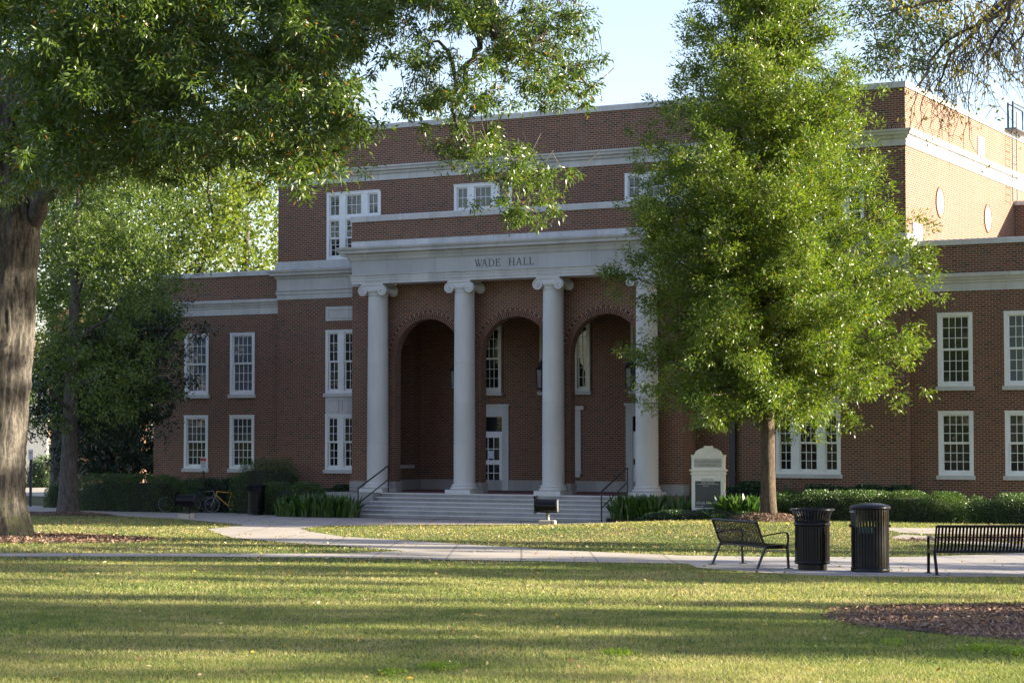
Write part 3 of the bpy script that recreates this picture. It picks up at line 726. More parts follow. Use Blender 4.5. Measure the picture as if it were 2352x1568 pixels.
e = MB(); sweep(e, EP, [(-.02,8.795),(0,8.795),(0,9.315),(-.02,9.315)]); frz = e.build('frieze', M['frieze'], ent)
e = MB(); sweep(e, EP, [(-.2,10.02),(0,10.02),(0,10.76),(-.2,10.76)]); e.build('portico_parapet', M['brick'], hall)
e = MB(); sweep(e, EP, [(-.2,10.755),(.05,10.755),(.05,10.95),(.03,10.975),(-.4,10.98)]); e.build('coping', M['stone'], hall)
MB().box(PL+.02, PR-.02, YA+.02, YM-.002, 10.3, 10.4).build('roof', M['roof'], hall)
# carved words
def serif(ch, x0, x1, h):
    w = x1-x0; T, t, s = .125*h, .055*h, .035*h; ps = []
    bar = lambda a, b, c, d: ps.append([(a, c), (b, c), (b, d), (a, d)])
    def stroke(xa, za, xb, zb, th): ps.append([(xa-th/2, za), (xa+th/2, za), (xb+th/2, zb), (xb-th/2, zb)])
    def ser(xc, z, ww=.19): bar(xc-ww*h, xc+ww*h, z if z == 0 else h-s, s if z == 0 else h)
    if ch == 'L': bar(T, 2*T, 0, h); ser(1.5*T, 1); bar(.4*T, w, 0, t); ps.append([(w-t, 0), (w, 0), (w+.02*h, .26*h), (w-.3*t, .26*h)]); bar(0, 2.5*T, 0, s)
    if ch == 'H':
        for xc in (1.5*T, w-1.5*T): bar(xc-T/2, xc+T/2, 0, h); ser(xc, 0); ser(xc, 1)
        bar(1.5*T, w-1.5*T, .47*h, .47*h+t)
    if ch == 'E':
        bar(T, 2*T, 0, h); bar(.3*T, w*.95, h-t, h); bar(T, w*.8, .5*h, .5*h+t); bar(.3*T, w, 0, t)
        bar(w*.95-t, w*.95, .78*h, h); bar(w*.8-t, w*.8, .42*h, .63*h); ps.append([(w-t, 0), (w, 0), (w+.03*h, .25*h), (w-.2*t, .25*h)])
    if ch == 'D':
        bar(T, 2*T, 0, h); n = 14; bar(.2*T, w*.5, h-t, h); bar(.2*T, w*.5, 0, t)
        for k in range(n):
            a0, a1 = -math.pi/2+math.pi*k/n, -math.pi/2+math.pi*(k+1)/n
            f = lambda a, r: (w*.5+(w*.5-r*(T*(.45+.55*math.cos(a))))*math.cos(a), h/2+(h/2-r*(t+.0*T))*math.sin(a))
            ps.append([f(a0, 0), f(a1, 0), f(a1, 1), f(a0, 1)])
    if ch == 'A':
        stroke(.10*w, 0, .47*w, h, t); stroke(.86*w, 0, .50*w, h, T); bar(.26*w, .72*w, .33*h, .33*h+t); ser(.10*w, 0, .14); ser(.87*w, 0, .17)
    if ch == 'W':
        stroke(.10*w, h, .33*w, 0, T); stroke(.54*w, h, .36*w, 0, t); stroke(.42*w, h, .66*w, 0, T); stroke(.90*w, h, .68*w, 0, t)
        ser(.10*w, 1, .16); ser(.48*w, 1, .2); ser(.90*w, 1, .14)
    return [[(x+x0, z) for x, z in p] for p in ps]
X0, X1 = PY(1090, 612, YF).x, PY(1226, 600, YF).x; kx = (X1-X0)/1750.
lt = MB(); H_ = .262
for i, (ch, a, b) in enumerate((('W',230,470),('A',445,612),('D',640,820),('E',845,995),('H',1240,1432),('A',1465,1637),('L',1670,1812),('L',1838,1982))):
    for j, p in enumerate(serif(ch, X0+(a-230)*kx, X0+(b-230)*kx, H_)): lt.prism(p, (YF-.012-.0004*((j+i*3) % 9), YF+.004), lambda u, v, w: (u, w, v+8.905))
lt.build('lettering', M['letters'], ent)
# brick arch rings
for c in BAY:
    rg, mo = MB(), MB()
    for k in range(40):
        a0, a1 = math.pi*k/40, math.pi*(k+1)/40; P_ = lambda a, r: (c+r*math.cos(a), ZS+r*math.sin(a))
        mo.prism([P_(a0, HW+.001), P_(a1, HW+.001), P_(a1, HW+.29), P_(a0, HW+.29)], (YA-.008, YA+.02))
    for r0, r1, N in ((HW+.004, HW+.205, 60), (HW+.215, HW+.285, 26)):
        for k in range(N):
            a0, a1 = math.pi*(k+.14)/N, math.pi*(k+.86)/N
            P_ = lambda a, r: (c+r*math.cos(a), ZS+r*math.sin(a))
            rg.prism([P_(a0, r0), P_((a0+a1)/2, r0), P_(a1, r0), P_(a1, r1), P_((a0+a1)/2, r1), P_(a0, r1)], (YA-.018, YA+.03))
    a_ = rg.build('arch_ring', None or M.setdefault('archbrick', None) or (M.__setitem__('archbrick', (lambda t: (t.setp(Roughness=.85), t.l(t.ramp(t.n('ShaderNodeNewGeometry').outputs['Random Per Island'], [(0,(.02,.015,.015)),(.1,(.08,.027,.018)),(.5,(.125,.042,.026)),(.8,(.10,.032,.021)),(1,(.15,.056,.036))]), t.b.inputs['Base Color']), t.m)[2])(NT('arch_brick'))) or M['archbrick']), hall)
    mo.build('mortar', M['mortar'], a_)
# porch wall: doors, windows, tablet
def porch_door(x):
    d = MB(); d.box(-.28, 0, -.07, .02, 0, 3.19); d.box(1.0, 1.28, -.07, .02, 0, 3.19); d.box(0, 1.0, -.07, .02, 2.79, 3.19); d.box(-.33, 1.33, -.12, -.02, 3.19, 3.27)
    fr = d.build('door_surround', M['stone'], hall, loc=(x, YB, .775))
    l = MB(); l.box(0, .13, -.03, .015, .001, 2.18); l.box(.87, 1., -.03, .015, .001, 2.18); l.box(.13, .87, -.03, .015, 2.0, 2.18); l.box(.13, .87, -.03, .015, .97, 1.14); l.box(.13, .87, -.03, .015, .001, .33)
    l.box(0, 1., -.045, .018, 2.183, 2.23)
    for z0, z1 in ((.33,.97),(1.14,2.0)):
        for i in (1, 2): xx = .13+.74*i/3; l.box(xx-.014, xx+.014, -.022, .01, z0, z1)
        rows = 2
        for j in range(1, rows): zz = z0+(z1-z0)*j/rows; [l.box(.13+.74*i/3+.014, .13+.74*(i+1)/3-.014, -.02, .008, zz-.014, zz+.014) for i in range(3)]
    lf = l.build('door', M['white'], fr)
    g = MB(); g.quad((.1,-.004,.3),(.9,-.004,.3),(.9,-.004,2.02),(.1,-.004,2.02)); g.quad((.0,-.002,2.22),(1.,-.002,2.22),(1.,-.002,2.79),(0,-.002,2.79)); g.build('door_pane', M['glass'], fr)
    MB().box(.40, .60, -.034, -.026, 1.20, 1.50).build('notice', M['bluewhite'], fr)
    MB().box(.03, .07, -.075, -.03, 1.02, 1.22).build('handle', M['black'], fr)
porch_door(-39.08); porch_door(-32.6)
pwin = window(1.10, 2.54, lights1(1.10, 4), mat=M['ivory']); place(pwin, -39.18, YB-.115, 4.51)
k = copy_tree(pwin, hall); place(k, -32.64, YB-.115, 4.51)
ptri = window(2.10, 2.54, [(.115,.53,2),(.66,1.44,3),(1.57,1.985,2)], mat=M['ivory']); place(ptri, -36.42, YB-.115, 4.51)
tb = MB()
for s_ in (-1, 1): tb.box(-35.37+s_*.5-.14, -35.37+s_*.5+.14, YB-.09, YB-.001, 1.52, 3.80); tb.box(-35.37+s_*.5-.18, -35.37+s_*.5+.18, YB-.12, YB-.001, 1.42, 1.52); tb.box(-35.37+s_*.5-.12, -35.37+s_*.5+.12, YB-.10, YB-.001, 1.30, 1.42)
tb.box(-36.16, -34.58, YB-.16, YB-.001, 3.81, 3.95); tb.box(-35.72, -35.02, YB-.04, YB-.001, 1.52, 3.80); tb.build('stone_tablet', M['stone'], hall)
# right of the portico: louvred opening and downspout
lw = MB(); xw = PY(1603, 970, YM-.02).x; lw.box(xw, xw+.75, YM-.06, YM+.02, 3.25, 3.9); 
for k in range(7): lw.box(xw+.09, xw+.66, YM-.09, YM-.062, 3.33+.075*k, 3.36+.075*k)
lw.build('vent_louvre', M['white'], hall); MB().box(xw-.06, xw+.81, YM-.11, YM-.001, 3.12, 3.246).build('sill', M['stone'], hall)
xd = PY(1684, 1000, YM-.1).x
dm = MB(); dm.box(xd-.10, xd+.10, YM-.20, YM-.03, -.2, 8.1)
for z in (1.5, 4., 6.5): dm.box(xd-.14, xd+.14, YM-.21, YM-.002, z, z+.05)
dm.box(xd-.2, xd+.2, YM-.28, YM-.002, 7.7, 8.12); dm.build('downspout', M['downspout'], hall)

# ------------------------------------------------------------------ lanterns, handrails
def lantern(x, label):
    z0 = 4.55; o = empty('pendant_lantern', (x, YCOL+2.55, z0)); tag(o, label, 'lantern', 'lanterns hanging in the porch arches')
    b = MB(); b.lathe([(.03,-.10),(.05,-.06),(.02,-.03),(.16,.0),(.19,.03),(.19,.06)], n=6, smooth=False); b.lathe([(.22,.72),(.24,.75),(.14,.86),(.10,.98),(.04,1.04),(.02,1.12)], n=6, smooth=False)
    for k in range(6): a = 2*math.pi*k/6; b.tube([(.185*math.cos(a), .185*math.sin(a), .05), (.215*math.cos(a), .215*math.sin(a), .73)], .016, 5)
    b.build('frame', M['blackmatte'], o)
    g = MB(); g.lathe([(.17,.06),(.20,.72)], n=6, smooth=False); g.build('glass', M['lantern_glass'], o)
    MB().tube([(0,0,1.1), (0,0,3.16)], .009, 6).build('rod', M['blackmatte'], o)
for c, l in zip(BAY, ('black lantern hanging in the left arch mostly behind second column', 'black lantern hanging in the middle arch beside third column', 'black lantern hanging in the right arch beside fourth column')): lantern(c, l)
def handrail(x, label):
    o = empty('handrail', (x, 63.45, -.07)); tag(o, label, 'handrail', 'handrails on the front steps')
    p = MB(); p.tube([(0,0,0), (0,0,1.02)], .026, 8); p.build('post', M['blackmatte'], o)
    p = MB(); p.tube([(0,2.05,.84), (0,2.05,1.78)], .026, 8); p.build('post', M['blackmatte'], o)
    r = MB(); r.tube([(0,-.02,1.02), (0,.05,1.06), (0,1.98,1.80), (0,2.06,1.80), (0,2.07,1.74)], .028, 8); r.build('top_rail', M['blackmatte'], o)
    r = MB(); r.tube([(0,0,.50), (0,2.05,1.32)], .022, 8); r.build('lower_rail', M['blackmatte'], o)
handrail(-40.25, 'dark metal handrail on the left end of the front steps')
handrail(-30.62, 'dark metal handrail on the right end of the front steps')

# ------------------------------------------------------------------ monument sign
def text_mesh(s, size, name, mat, parent, loc, align='CENTER', xs=1.0, rotx=90):
    cu = bpy.data.curves.new(name, 'FONT'); cu.body = s; cu.size = size; cu.align_x = align; cu.extrude = .001; cu.space_character = 1.05
    ob = bpy.data.objects.new(name, cu); COL.objects.link(ob)
    dg = bpy.context.evaluated_depsgraph_get(); me = bpy.data.meshes.new_from_object(ob.evaluated_get(dg))
    bpy.data.objects.remove(ob); me.materials.clear(); me.materials.append(mat)
    o = bpy.data.objects.new(name, me); COL.objects.link(o); o.parent = parent; o.location = loc
    o.rotation_euler.x = R_(rotx); o.scale.x = xs; return o
SP = D(1628, 1180, 69.0); sz = float(terrain(SP.x, SP.y))-.03
sg = empty('monument_sign', (SP.x, SP.y, sz), R_(14)); tag(sg, 'cream monument sign with arched top and dark directory panel', 'sign')
S0 = -sz-.24+.15
b = MB(); hw = .54; dp = .17
b.box(-hw-.04, hw+.04, -dp-.04, dp+.04, 0, .20); b.box(-hw-.02, hw+.02, -dp-.02, dp+.02, .20, .25); b.box(-hw, hw, -dp, dp, .25, 1.50)
b.box(-hw-.03, hw+.03, -dp-.03, dp+.03, 1.50, 1.56); b.box(-hw, hw, -dp, dp, 1.56, 1.62); b.box(-hw-.06, hw+.06, -dp-.06, dp+.06, 1.62, 1.665); b.box(-hw, hw, -dp, dp, 1.665, 2.10); b.box(-hw-.02, hw+.02, -dp-.02, dp+.02, 2.10, 2.14)
n = 20; arc = [(-.45+.9*k/n, 2.14+.25*math.sqrt(max(0, 1-((k/n-.5)*2)**2))) for k in range(n+1)]
b.prism(arc, (-dp, dp)); b.box(-.13, .13, -dp-.02, dp+.02, 2.34, 2.44)
b.prism([(-.09, 2.26), (.09, 2.26), (.13, 2.34), (-.13, 2.34)], (-dp-.02, dp+.02))
b.build('body', M['signwhite'], sg)
p1 = MB().box(-.45, .45, -dp-.012, -dp+.01, 1.74, 2.02).build('stone_panel', M['signpanel'], sg)
text_mesh('THE UNIVERSITY OF ALABAMA', .062, 'lettering', M['letters'], p1, (0, -dp-.014, 1.90), xs=.92)
text_mesh('FOUNDED 1831', .066, 'lettering', M['letters'], p1, (0, -dp-.014, 1.79), xs=1.25)
p2 = MB().box(-.42, .42, -dp-.010, -dp+.01, .42, 1.29).build('directory_panel', M['signface'], sg)
p3 = MB().box(-.42, .42, -dp-.010, -dp+.01, 1.293, 1.40).build('name_strip', M['signwhite'], sg)
text_mesh('WADE HALL', .085, 'lettering', M['letters'], p3, (0, -dp-.013, 1.317), xs=.85)
text_mesh('College of Education', .072, 'lettering', M['signtext'], p2, (0, -dp-.013, 1.222), xs=.72)
MB().box(-.37, .37, -dp-.013, -dp-.0105, 1.185, 1.195).build('rule', M['signtext'], p2)
text_mesh('•Kinesiology', .05, 'lettering', M['signtext'], p2, (-.07, -dp-.013, 1.115), xs=.75)
text_mesh('620 Judy Bonner Dr', .115, 'lettering', M['signtext'], p2, (-.385, -dp-.013, .54), 'LEFT', xs=.70)
text_mesh('BLDG # 7090', .06, 'lettering', M['signtext'], p2, (-.40, -dp-.013, .445), 'LEFT', xs=.7)

# ------------------------------------------------------------------ benches and bins
def bench(label, loc, rz, length=1.83):
    """local x along the bench, y from the back (0) to the front; sits on z=0"""
    o = empty('park_bench', loc, rz); tag(o, label, 'bench', 'black slatted benches on the paved pad')
    prof = [(-.16,.86),(-.135,.80),(-.075,.62),(-.03,.50),(.015,.435),(.07,.415),(.20,.415),(.36,.43),(.43,.435),(.465,.42),(.475,.38)]
    sl = MB(); n = int(length/.063); L2 = length/2
    for k in range(n):
        x = -L2+.05+(length-.1)*k/(n-1)
        for (y0, z0), (y1, z1) in zip(prof[:-1], prof[1:]):
            d = Vector((y1-y0, z1-z0)).normalized(); nx, nz = -d.y*.004, d.x*.004
            vs = [(x+sx*.019, y+sg_*nx, z+sg_*nz) for (y, z) in ((y0, z0), (y1, z1)) for sg_ in (-1, 1) for sx in (-1, 1)]
            sl.add(vs, [(0,1,5,4), (2,6,7,3), (0,4,6,2), (1,3,7,5), (0,2,3,1), (4,5,7,6)])
    sl.build('slats', M['black'], o)
    MB().tube([(-L2,-.165,.86), (L2,-.165,.86)], .024, 8).build('top_rail', M['black'], o)
    r = MB(); r.tube([(-L2,.455,.40), (L2,.455,.40)], .018, 8); r.tube([(-L2,.03,.405), (L2,.03,.405)], .02, 8); r.tube([(-L2,-.105,.665), (L2,-.105,.665)], .012, 6); r.build('seat_rail', M['black'], o)
    def bar(mb, pts, w=.05, t=.014):
        for a, b in zip(pts[:-1], pts[1:]):
            a, b = Vector(a), Vector(b); d = (b-a).normalized(); nn = Vector((0, -d.z, d.y))*t; e = d*.004
            vs = [q+Vector((sx*w/2, 0, 0))+nn*sg_ for q in (a-e, b+e) for sg_ in (-1, 1) for sx in (-1, 1)]
            mb.add(vs, [(0,1,5,4), (2,6,7,3), (0,4,6,2), (1,3,7,5), (0,2,3,1), (4,5,7,6)])
    for x in (-L2, L2):
        f = MB(); bar(f, [(x,.50,.012), (x,.475,.40)]); f.box(x-.05, x+.05, .44, .57, 0, .012); f.build('leg', M['black'], o)
        f = MB(); bar(f, [(x,-.16,.012), (x,.02,.41)]); f.box(x-.05, x+.05, -.23, -.10, 0, .012); f.build('leg', M['black'], o)
        f = MB(); bar(f, [(x,.475,.40), (x,.50,.56), (x,.49,.625), (x,.455,.66), (x,.41,.668), (x,.2,.645), (x,-.085,.60)], .045, .01); f.build('armrest', M['black'], o)
        f = MB(); bar(f, [(x,.03,.40), (x,.46,.40)], .03, .03); bar(f, [(x,.02,.42), (x,-.03,.5), (x,-.165,.86)], .03, .012); f.build('end_frame', M['black'], o)
    return o
Bn, Bf = G(1740, 1308), G(1636, 1298); bdir = (Bf-Bn); 
rz1 = math.atan2(bdir.y, bdir.x)            # local +x points from the near end to the far end
Bfr = G(1810, 1307); 
nrm = Vector((-math.sin(rz1), math.cos(rz1)))
flip = (Bfr-Bn).xy.dot(nrm) < 0
if flip: rz1 += math.pi
cen = (Bn+Bf)/2; yd = Vector((-math.sin(rz1), math.cos(rz1), 0)); cen = cen+yd*.16
cen.z = float(terrain(cen.x, cen.y))+.018
bench('black slatted metal bench left of the bins, its curved armrest towards them', cen, rz1, 1.72)
B2 = G(2152, 1322); rz2 = YAW+R_(1.5); ux = Vector((math.cos(rz2), math.sin(rz2), 0)); uy = Vector((-math.sin(rz2), math.cos(rz2), 0))
c2 = B2+ux*.915+uy*.16; c2.z = float(terrain(c2.x, c2.y))+.018
bench('black slatted metal bench right of the domed bin, cut by the frame edge', c2, rz2, 1.83)
def bin_flared(label, loc, group=None):
    o = empty('litter_bin', loc); tag(o, label, 'litter bin', group)
    b = MB(); b.lathe([(.265,0),(.265,.11)], n=40); b.lathe([(.30,.11),(.325,.115),(.325,.17),(.305,.175)], n=40); b.build('base', M['black'], o)
    N = 38; pr = [(.312,.14),(.312,.86),(.318,.93),(.335,1.0),(.365,1.06),(.395,1.095)]
    s = MB()
    for k in range(N):
        a = 2*math.pi*k/N; ca, sa = math.cos(a), math.sin(a)
        for (r0, z0), (r1, z1) in zip(pr[:-1], pr[1:]):
            vs = [((r+dr)*ca-w*sa, (r+dr)*sa+w*ca, z) for r, z in ((r0, z0), (r1, z1)) for dr in (-.004, .005) for w in (-.017, .017)]
            s.add(vs, [(0,1,5,4), (2,6,7,3), (0,4,6,2), (1,3,7,5)])
    s.build('slats', M['black'], o)
    r = MB(); r.lathe([(.322,.80),(.334,.805),(.334,.86),(.322,.865)], n=40)
    r.tube([(.397*math.cos(2*math.pi*k/48), .397*math.sin(2*math.pi*k/48), 1.10) for k in range(49)], .016, 8); r.build('rim', M['black'], o)
    l = MB(); l.lathe([(.28,.15),(.285,.80),(.285,.90),(.26,.90),(.255,.2)], n=32); l.build('liner', M['blackmatte'], o)
    return o
def bin_domed(label, loc, rz=0.):
    o = empty('litter_bin', loc, rz); tag(o, label, 'litter bin')
    b = MB(); b.lathe([(.345,0),(.35,.01),(.35,.075),(.335,.08)], n=40); b.build('base', M['black'], o)
    s = MB(); N = 36
    for k in range(N):
        a = 2*math.pi*k/N; ca, sa = math.cos(a), math.sin(a)
        for (r0, z0), (r1, z1) in (((.333,.06),(.333,1.13)),):
            vs = [((r+dr)*ca-w*sa, (r+dr)*sa+w*ca, z) for r, z in ((r0, z0), (r1, z1)) for dr in (-.004, .005) for w in (-.017, .017)]
            s.add(vs, [(0,1,5,4), (2,6,7,3), (0,4,6,2), (1,3,7,5)])
    s.build('slats', M['black'], o)
    l = MB(); l.lathe([(.30,.07),(.30,.80),(.27,.80),(.27,.1)], n=32); l.build('liner', M['blackmatte'], o)
    d = MB(); d.lathe([(.350,1.12),(.366,1.125),(.368,1.165),(.35,1.18),(.29,1.205),(.20,1.227),(.10,1.238),(.01,1.24)], n=48)
    dm = d.build('lid', M['black'], o)
    h = MB()
    for a in (R_(200), R_(20)): h.tube([(.345*math.cos(a), .345*math.sin(a), .80), (.36*math.cos(a), .36*math.sin(a), .84)], .02, 8)
    h.build('hinge', M['black'], o)
    # opening plate and lettering, facing the camera's left
    lb = MB(); 
    for k in range(9):
        a = R_(248+5.5*k); a2 = R_(248+5.5*k+3.6); lb.quad(((.325)*math.cos(a), .325*math.sin(a), .70), (.325*math.cos(a2), .325*math.sin(a2), .70), (.325*math.cos(a2), .325*math.sin(a2), .81), (.325*math.cos(a), .325*math.sin(a), .81))
    lb.build('inner_label', M['teal'], o, fix=False)
    pt = MB(); rr = .343
    for k in range(8):
        a, a2 = R_(196+6*k), R_(202+6*k); pt.quad((rr*math.cos(a), rr*math.sin(a), .82), (rr*math.cos(a2), rr*math.sin(a2), .82), (rr*math.cos(a2), rr*math.sin(a2), 1.12), (rr*math.cos(a), rr*math.sin(a), 1.12))
    pl = pt.build('opening_plate', M['blackmatte'], o, fix=False)
    a = R_(222); tx = text_mesh('olumeco', .052, 'lettering', M['signtext'], pl, (.353*math.cos(a), .353*math.sin(a), 1.065)); tx.rotation_euler.z = a+R_(90)
    return o
c1 = G(1866, 1310); c1.z += .018; c2_ = G(1999, 1314); c2_.z += .018
bin_flared('black slatted litter bin with flared open rim, on the pad', c1)
bin_domed('black slatted litter bin with domed metal lid', c2_)
cl = G(588, 1183); cl.z += .015
bin_flared('dark slatted litter bin beside leafy plants left of steps', cl)

# ------------------------------------------------------------------ floodlights
def flood(label, loc, rz, flat=False):
    o = empty('floodlight', loc, rz); tag(o, label, 'floodlight', 'ground floodlights on the lawn')
    b = MB(); b.box(-.27, .27, -.22, .22, -.05, .17); b.build('footing', M['concrete'], o, bevel=.04)
    p = MB(); p.lathe([(.075,.165),(.075,.18),(.055,.20),(.055,.30),(.065,.31),(.065,.42)], n=14); p.build('post', M['galv' if not flat else 'blackmatte'], o)
    h = MB(); n = 20; R = .20
    prof = [(.24, .82), (-.08, .82)]+[(-.08-R*math.sin(math.pi*k/n)*1.1, .62+R*math.cos(math.pi*k/n)) for k in range(1, n)]+[(-.08, .42), (.24, .42)]
    h.prism(prof, (-.33, .30), lambda u, v, w: (w, u, v)); h.box(-.24, .30, -.10, .28, .40, .47); h.build('housing', M['black'], o, bevel=.012)
    e = MB(); e.prism(prof, (.30, .335), lambda u, v, w: (w, u*.97, .62+(v-.62)*.97)); e.build('end_cap', M['galv' if not flat else 'blackmatte'], o)
    v = MB(); v.box(-.40, -.36, -.28, .30, .38, .90); v.box(-.42, -.34, -.28, .30, .86, .92); v.build('visor', M['black'], o)
    return o
f1 = G(1258, 1206); flood('black drum floodlight on concrete footing before front steps', f1, YAW+R_(-8))
f2 = G(429, 1190); flood('dark floodlight on short post before the parked bicycles', f2, YAW+R_(-4), True)

# ------------------------------------------------------------------ posted signs
def post_sign(label, px, py, top, half, red, bh, rz, thick=.03):
    b = G(px, py); dep = -math.sin(YAW)*b.x+math.cos(YAW)*b.y
    zt = ZC+dep*math.tan(math.atan((1000-top)/F)); h = zt-b.z
    o = empty('post_sign', b, rz); tag(o, label, 'sign')
    MB().box(-thick, thick, -thick, thick, 0, h-.02).build('post', M['blackmatte'], o)
    p = MB().box(-half, half, -thick-.03, -thick-.005, h-bh, h).build('board', M['bluewhite' if red == 1 else 'signwhite'], o, bevel=.005)
    if red == 1:
        MB().box(-half+.01, half-.01, -thick-.034, -thick-.0305, h-bh*.24, h-.015).build('red_header', M['redprint'], p)
        t = MB(); [t.box(-half+.04, half-.04-(k % 3)*.03, -thick-.034, -thick-.0305, h-bh*.32-k*.05, h-bh*.32-k*.05+.016) for k in range(5)]; t.build('print', M['letters'], p)
    else: text_mesh('P', .2, 'lettering', M['redprint'], p, (0, -thick-.033, h-bh*.55))
post_sign('small notice sign with red header on post behind bicycles', 467, 1176, 1051, .115, 1, .50, YAW)
post_sign('white parking sign on dark pole beside the far street', 70, 1163, 1032, .10, 2, .42, YAW, .05)

# ------------------------------------------------------------------ bicycles
def bicycle(label, px, py, fm, rz=None, lean=0., wheels=(1, 1), flipx=1):
    b = G(px, py); rz = YAW if rz is None else rz
    o = empty('bicycle', b, rz); o.rotation_euler.x = lean; tag(o, label, 'bicycle', 'bicycles parked against the hedge')
    R = .33; rear, frnt = Vector((.52*flipx, 0, R)), Vector((-.52*flipx, 0, R))
    for c, on in ((rear, wheels[0]), (frnt, wheels[1])):
        if not on: continue
        t = MB(); t.tube([(c.x+(R-.02)*math.cos(a), 0, c.z+(R-.02)*math.sin(a)) for a in np.linspace(0, 2*math.pi, 33)], .022, 6, False)
        wl_ = t.build('wheel', M['tyre'], o)
        t = MB(); t.tube([(c.x+(R-.05)*math.cos(a), 0, c.z+(R-.05)*math.sin(a)) for a in np.linspace(0, 2*math.pi, 33)], .011, 5, False)
        for k in range(14): a = 2*math.pi*k/14; t.tube([(c.x, 0, c.z), (c.x+(R-.05)*math.cos(a), 0, c.z+(R-.05)*math.sin(a))], .0022, 3)
        t.tube([(c.x, -.05, c.z), (c.x, .05, c.z)], .02, 6); t.build('rim', M['rim'], wl_)
    sx = flipx; bb = Vector((.10*sx, 0, .28)); st = Vector((.24*sx, 0, .80)); hd = Vector((-.33*sx, 0, .84)); hb = Vector((-.37*sx, 0, .70))
    f = MB(); f.tube([bb, st], .017, 7); f.tube([st-Vector((.01*sx,0,.02)), hd], .017, 7); f.tube([bb, hb], .02, 7); f.tube([hd, hb], .02, 7)
    for s in (-1, 1): f.tube([bb+Vector((0,.03*s,0)), rear+Vector((0,.06*s,0))], .009, 5); f.tube([st+Vector((0,.02*s,-.05)), rear+Vector((0,.06*s,0))], .009, 5)
    f.build('frame', fm, o)
    k = MB()
    for s in (-1, 1): k.tube([hb+Vector((0,.04*s,0)), frnt+Vector((0,.05*s,0))], .012, 6)
    k.build('fork', fm if fm != M['bike_yellow'] else M['bike_silver'], o)
    h = MB(); h.tube([hd, hd+Vector((.01*sx,0,.14))], .014, 6); h.tube([hd+Vector((.06*sx,-.30,.16)), hd+Vector((-.02*sx,-.12,.15)), hd+Vector((-.03*sx,0,.14)), hd+Vector((-.02*sx,.12,.15)), hd+Vector((.06*sx,.30,.16))], .012, 6); h.build('handlebar', M['bike_black'], o)
    s_ = MB(); s_.tube([st, st+Vector((.03*sx,0,.12))], .013, 6); s_.tube([st+Vector((-.13*sx,0,.135)), st+Vector((-.02*sx,0,.13)), st+Vector((.08*sx,0,.14)), st+Vector((.14*sx,0,.15))], [.015,.03,.06,.05], 8); s_.build('saddle', M['bike_black'], o)
    c = MB(); c.tube([bb+Vector((0,-.06,0)), bb+Vector((.11*sx,-.07,-.13))], .01, 5); c.tube([bb+Vector((0,.06,0)), bb+Vector((-.11*sx,.07,.13))], .01, 5)
    c.lathe([(.09,-.004),(.09,.004)], (0,0,0), 16) if False else None
    c.box(bb.x+.11*sx-.05, bb.x+.11*sx+.05, -.14, -.07, bb.z-.14, bb.z-.12); c.build('crank', M['bike_silver'], o)
    return o
bicycle('black bicycle leftmost in the row beside clipped hedge', 412, 1177, M['bike_black'], YAW+R_(6), .06)
bicycle('purple red bicycle behind the dark floodlight', 424, 1176, M['bike_red'], YAW+R_(-9), -.05, flipx=-1)
bicycle('silver blue bicycle between the sign post and floodlight', 446, 1177, M['bike_blue'], YAW+R_(4), .04)
bicycle('grey bicycle just left of the yellow framed one', 470, 1176, M['bike_silver'], YAW+R_(-5), -.05, flipx=-1)
bicycle('yellow framed bicycle at the right end of the row', 518, 1178, M['bike_yellow'], YAW+R_(3), .05)

# ------------------------------------------------------------------ planting
def hedge(label, cat, name, c, rx, ry, h, rz, n, mat, seed, leaf=.05, power=4., cap=.5, group=None):
    """a clipped or loose shrub: leaves spread through a rounded block's shell over a dark twiggy core"""
    rg = np.random.default_rng(seed)
    p = rg.uniform(-1, 1, (n*3, 3)); p[:, 2] = (p[:, 2]+1)/2
    bump = .07*np.sin(p[:, 0]*rx*4.3+seed)+.06*np.sin(p[:, 1]*ry*5.+p[:, 0]*rx*2.1)+.05*np.sin(p[:, 2]*7+p[:, 0]*rx*6)
    r = (np.abs(p[:, 0])**power+np.abs(p[:, 1])**power+np.abs(p[:, 2])**power)**(1/power)
    p = p[(r < 1+bump) & (r > .72+bump)][:n]
    d = p.copy(); d[:, 2] -= .3; d += rg.normal(0, .6, d.shape)
    ca, sa = math.cos(rz), math.sin(rz); x, y = p[:, 0]*rx, p[:, 1]*ry
    X, Y = c[0]+x*ca-y*sa, c[1]+x*sa+y*ca; Z = terrain(X, Y)+p[:, 2]*h
    o = empty(name, (c[0], c[1], float(terrain(c[0], c[1])))); tag(o, label, cat, group)
    L = rg.uniform(.7, 1.4, len(p))*leaf
    f = np_mesh('foliage', leaf_quads(np.stack([X, Y, Z], 1)-np.array(o.location), d, L, L*.5, rg), 4, mat, o)
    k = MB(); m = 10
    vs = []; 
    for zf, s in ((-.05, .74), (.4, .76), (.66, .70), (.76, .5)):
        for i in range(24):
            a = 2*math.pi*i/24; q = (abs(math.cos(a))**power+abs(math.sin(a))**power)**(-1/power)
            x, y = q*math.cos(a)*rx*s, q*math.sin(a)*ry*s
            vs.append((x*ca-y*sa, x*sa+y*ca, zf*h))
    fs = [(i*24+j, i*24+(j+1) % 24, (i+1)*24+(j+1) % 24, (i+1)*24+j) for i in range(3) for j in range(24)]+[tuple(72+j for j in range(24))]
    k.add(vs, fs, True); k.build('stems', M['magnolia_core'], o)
    return o
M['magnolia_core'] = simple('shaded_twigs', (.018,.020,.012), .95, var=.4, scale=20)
hedge('long clipped box hedge left of the bicycles', 'hedge', 'clipped_hedge', (-52.05, 65.6), 3.1, .85, 1.48, R_(2), 32000, M['hedge'], 1)
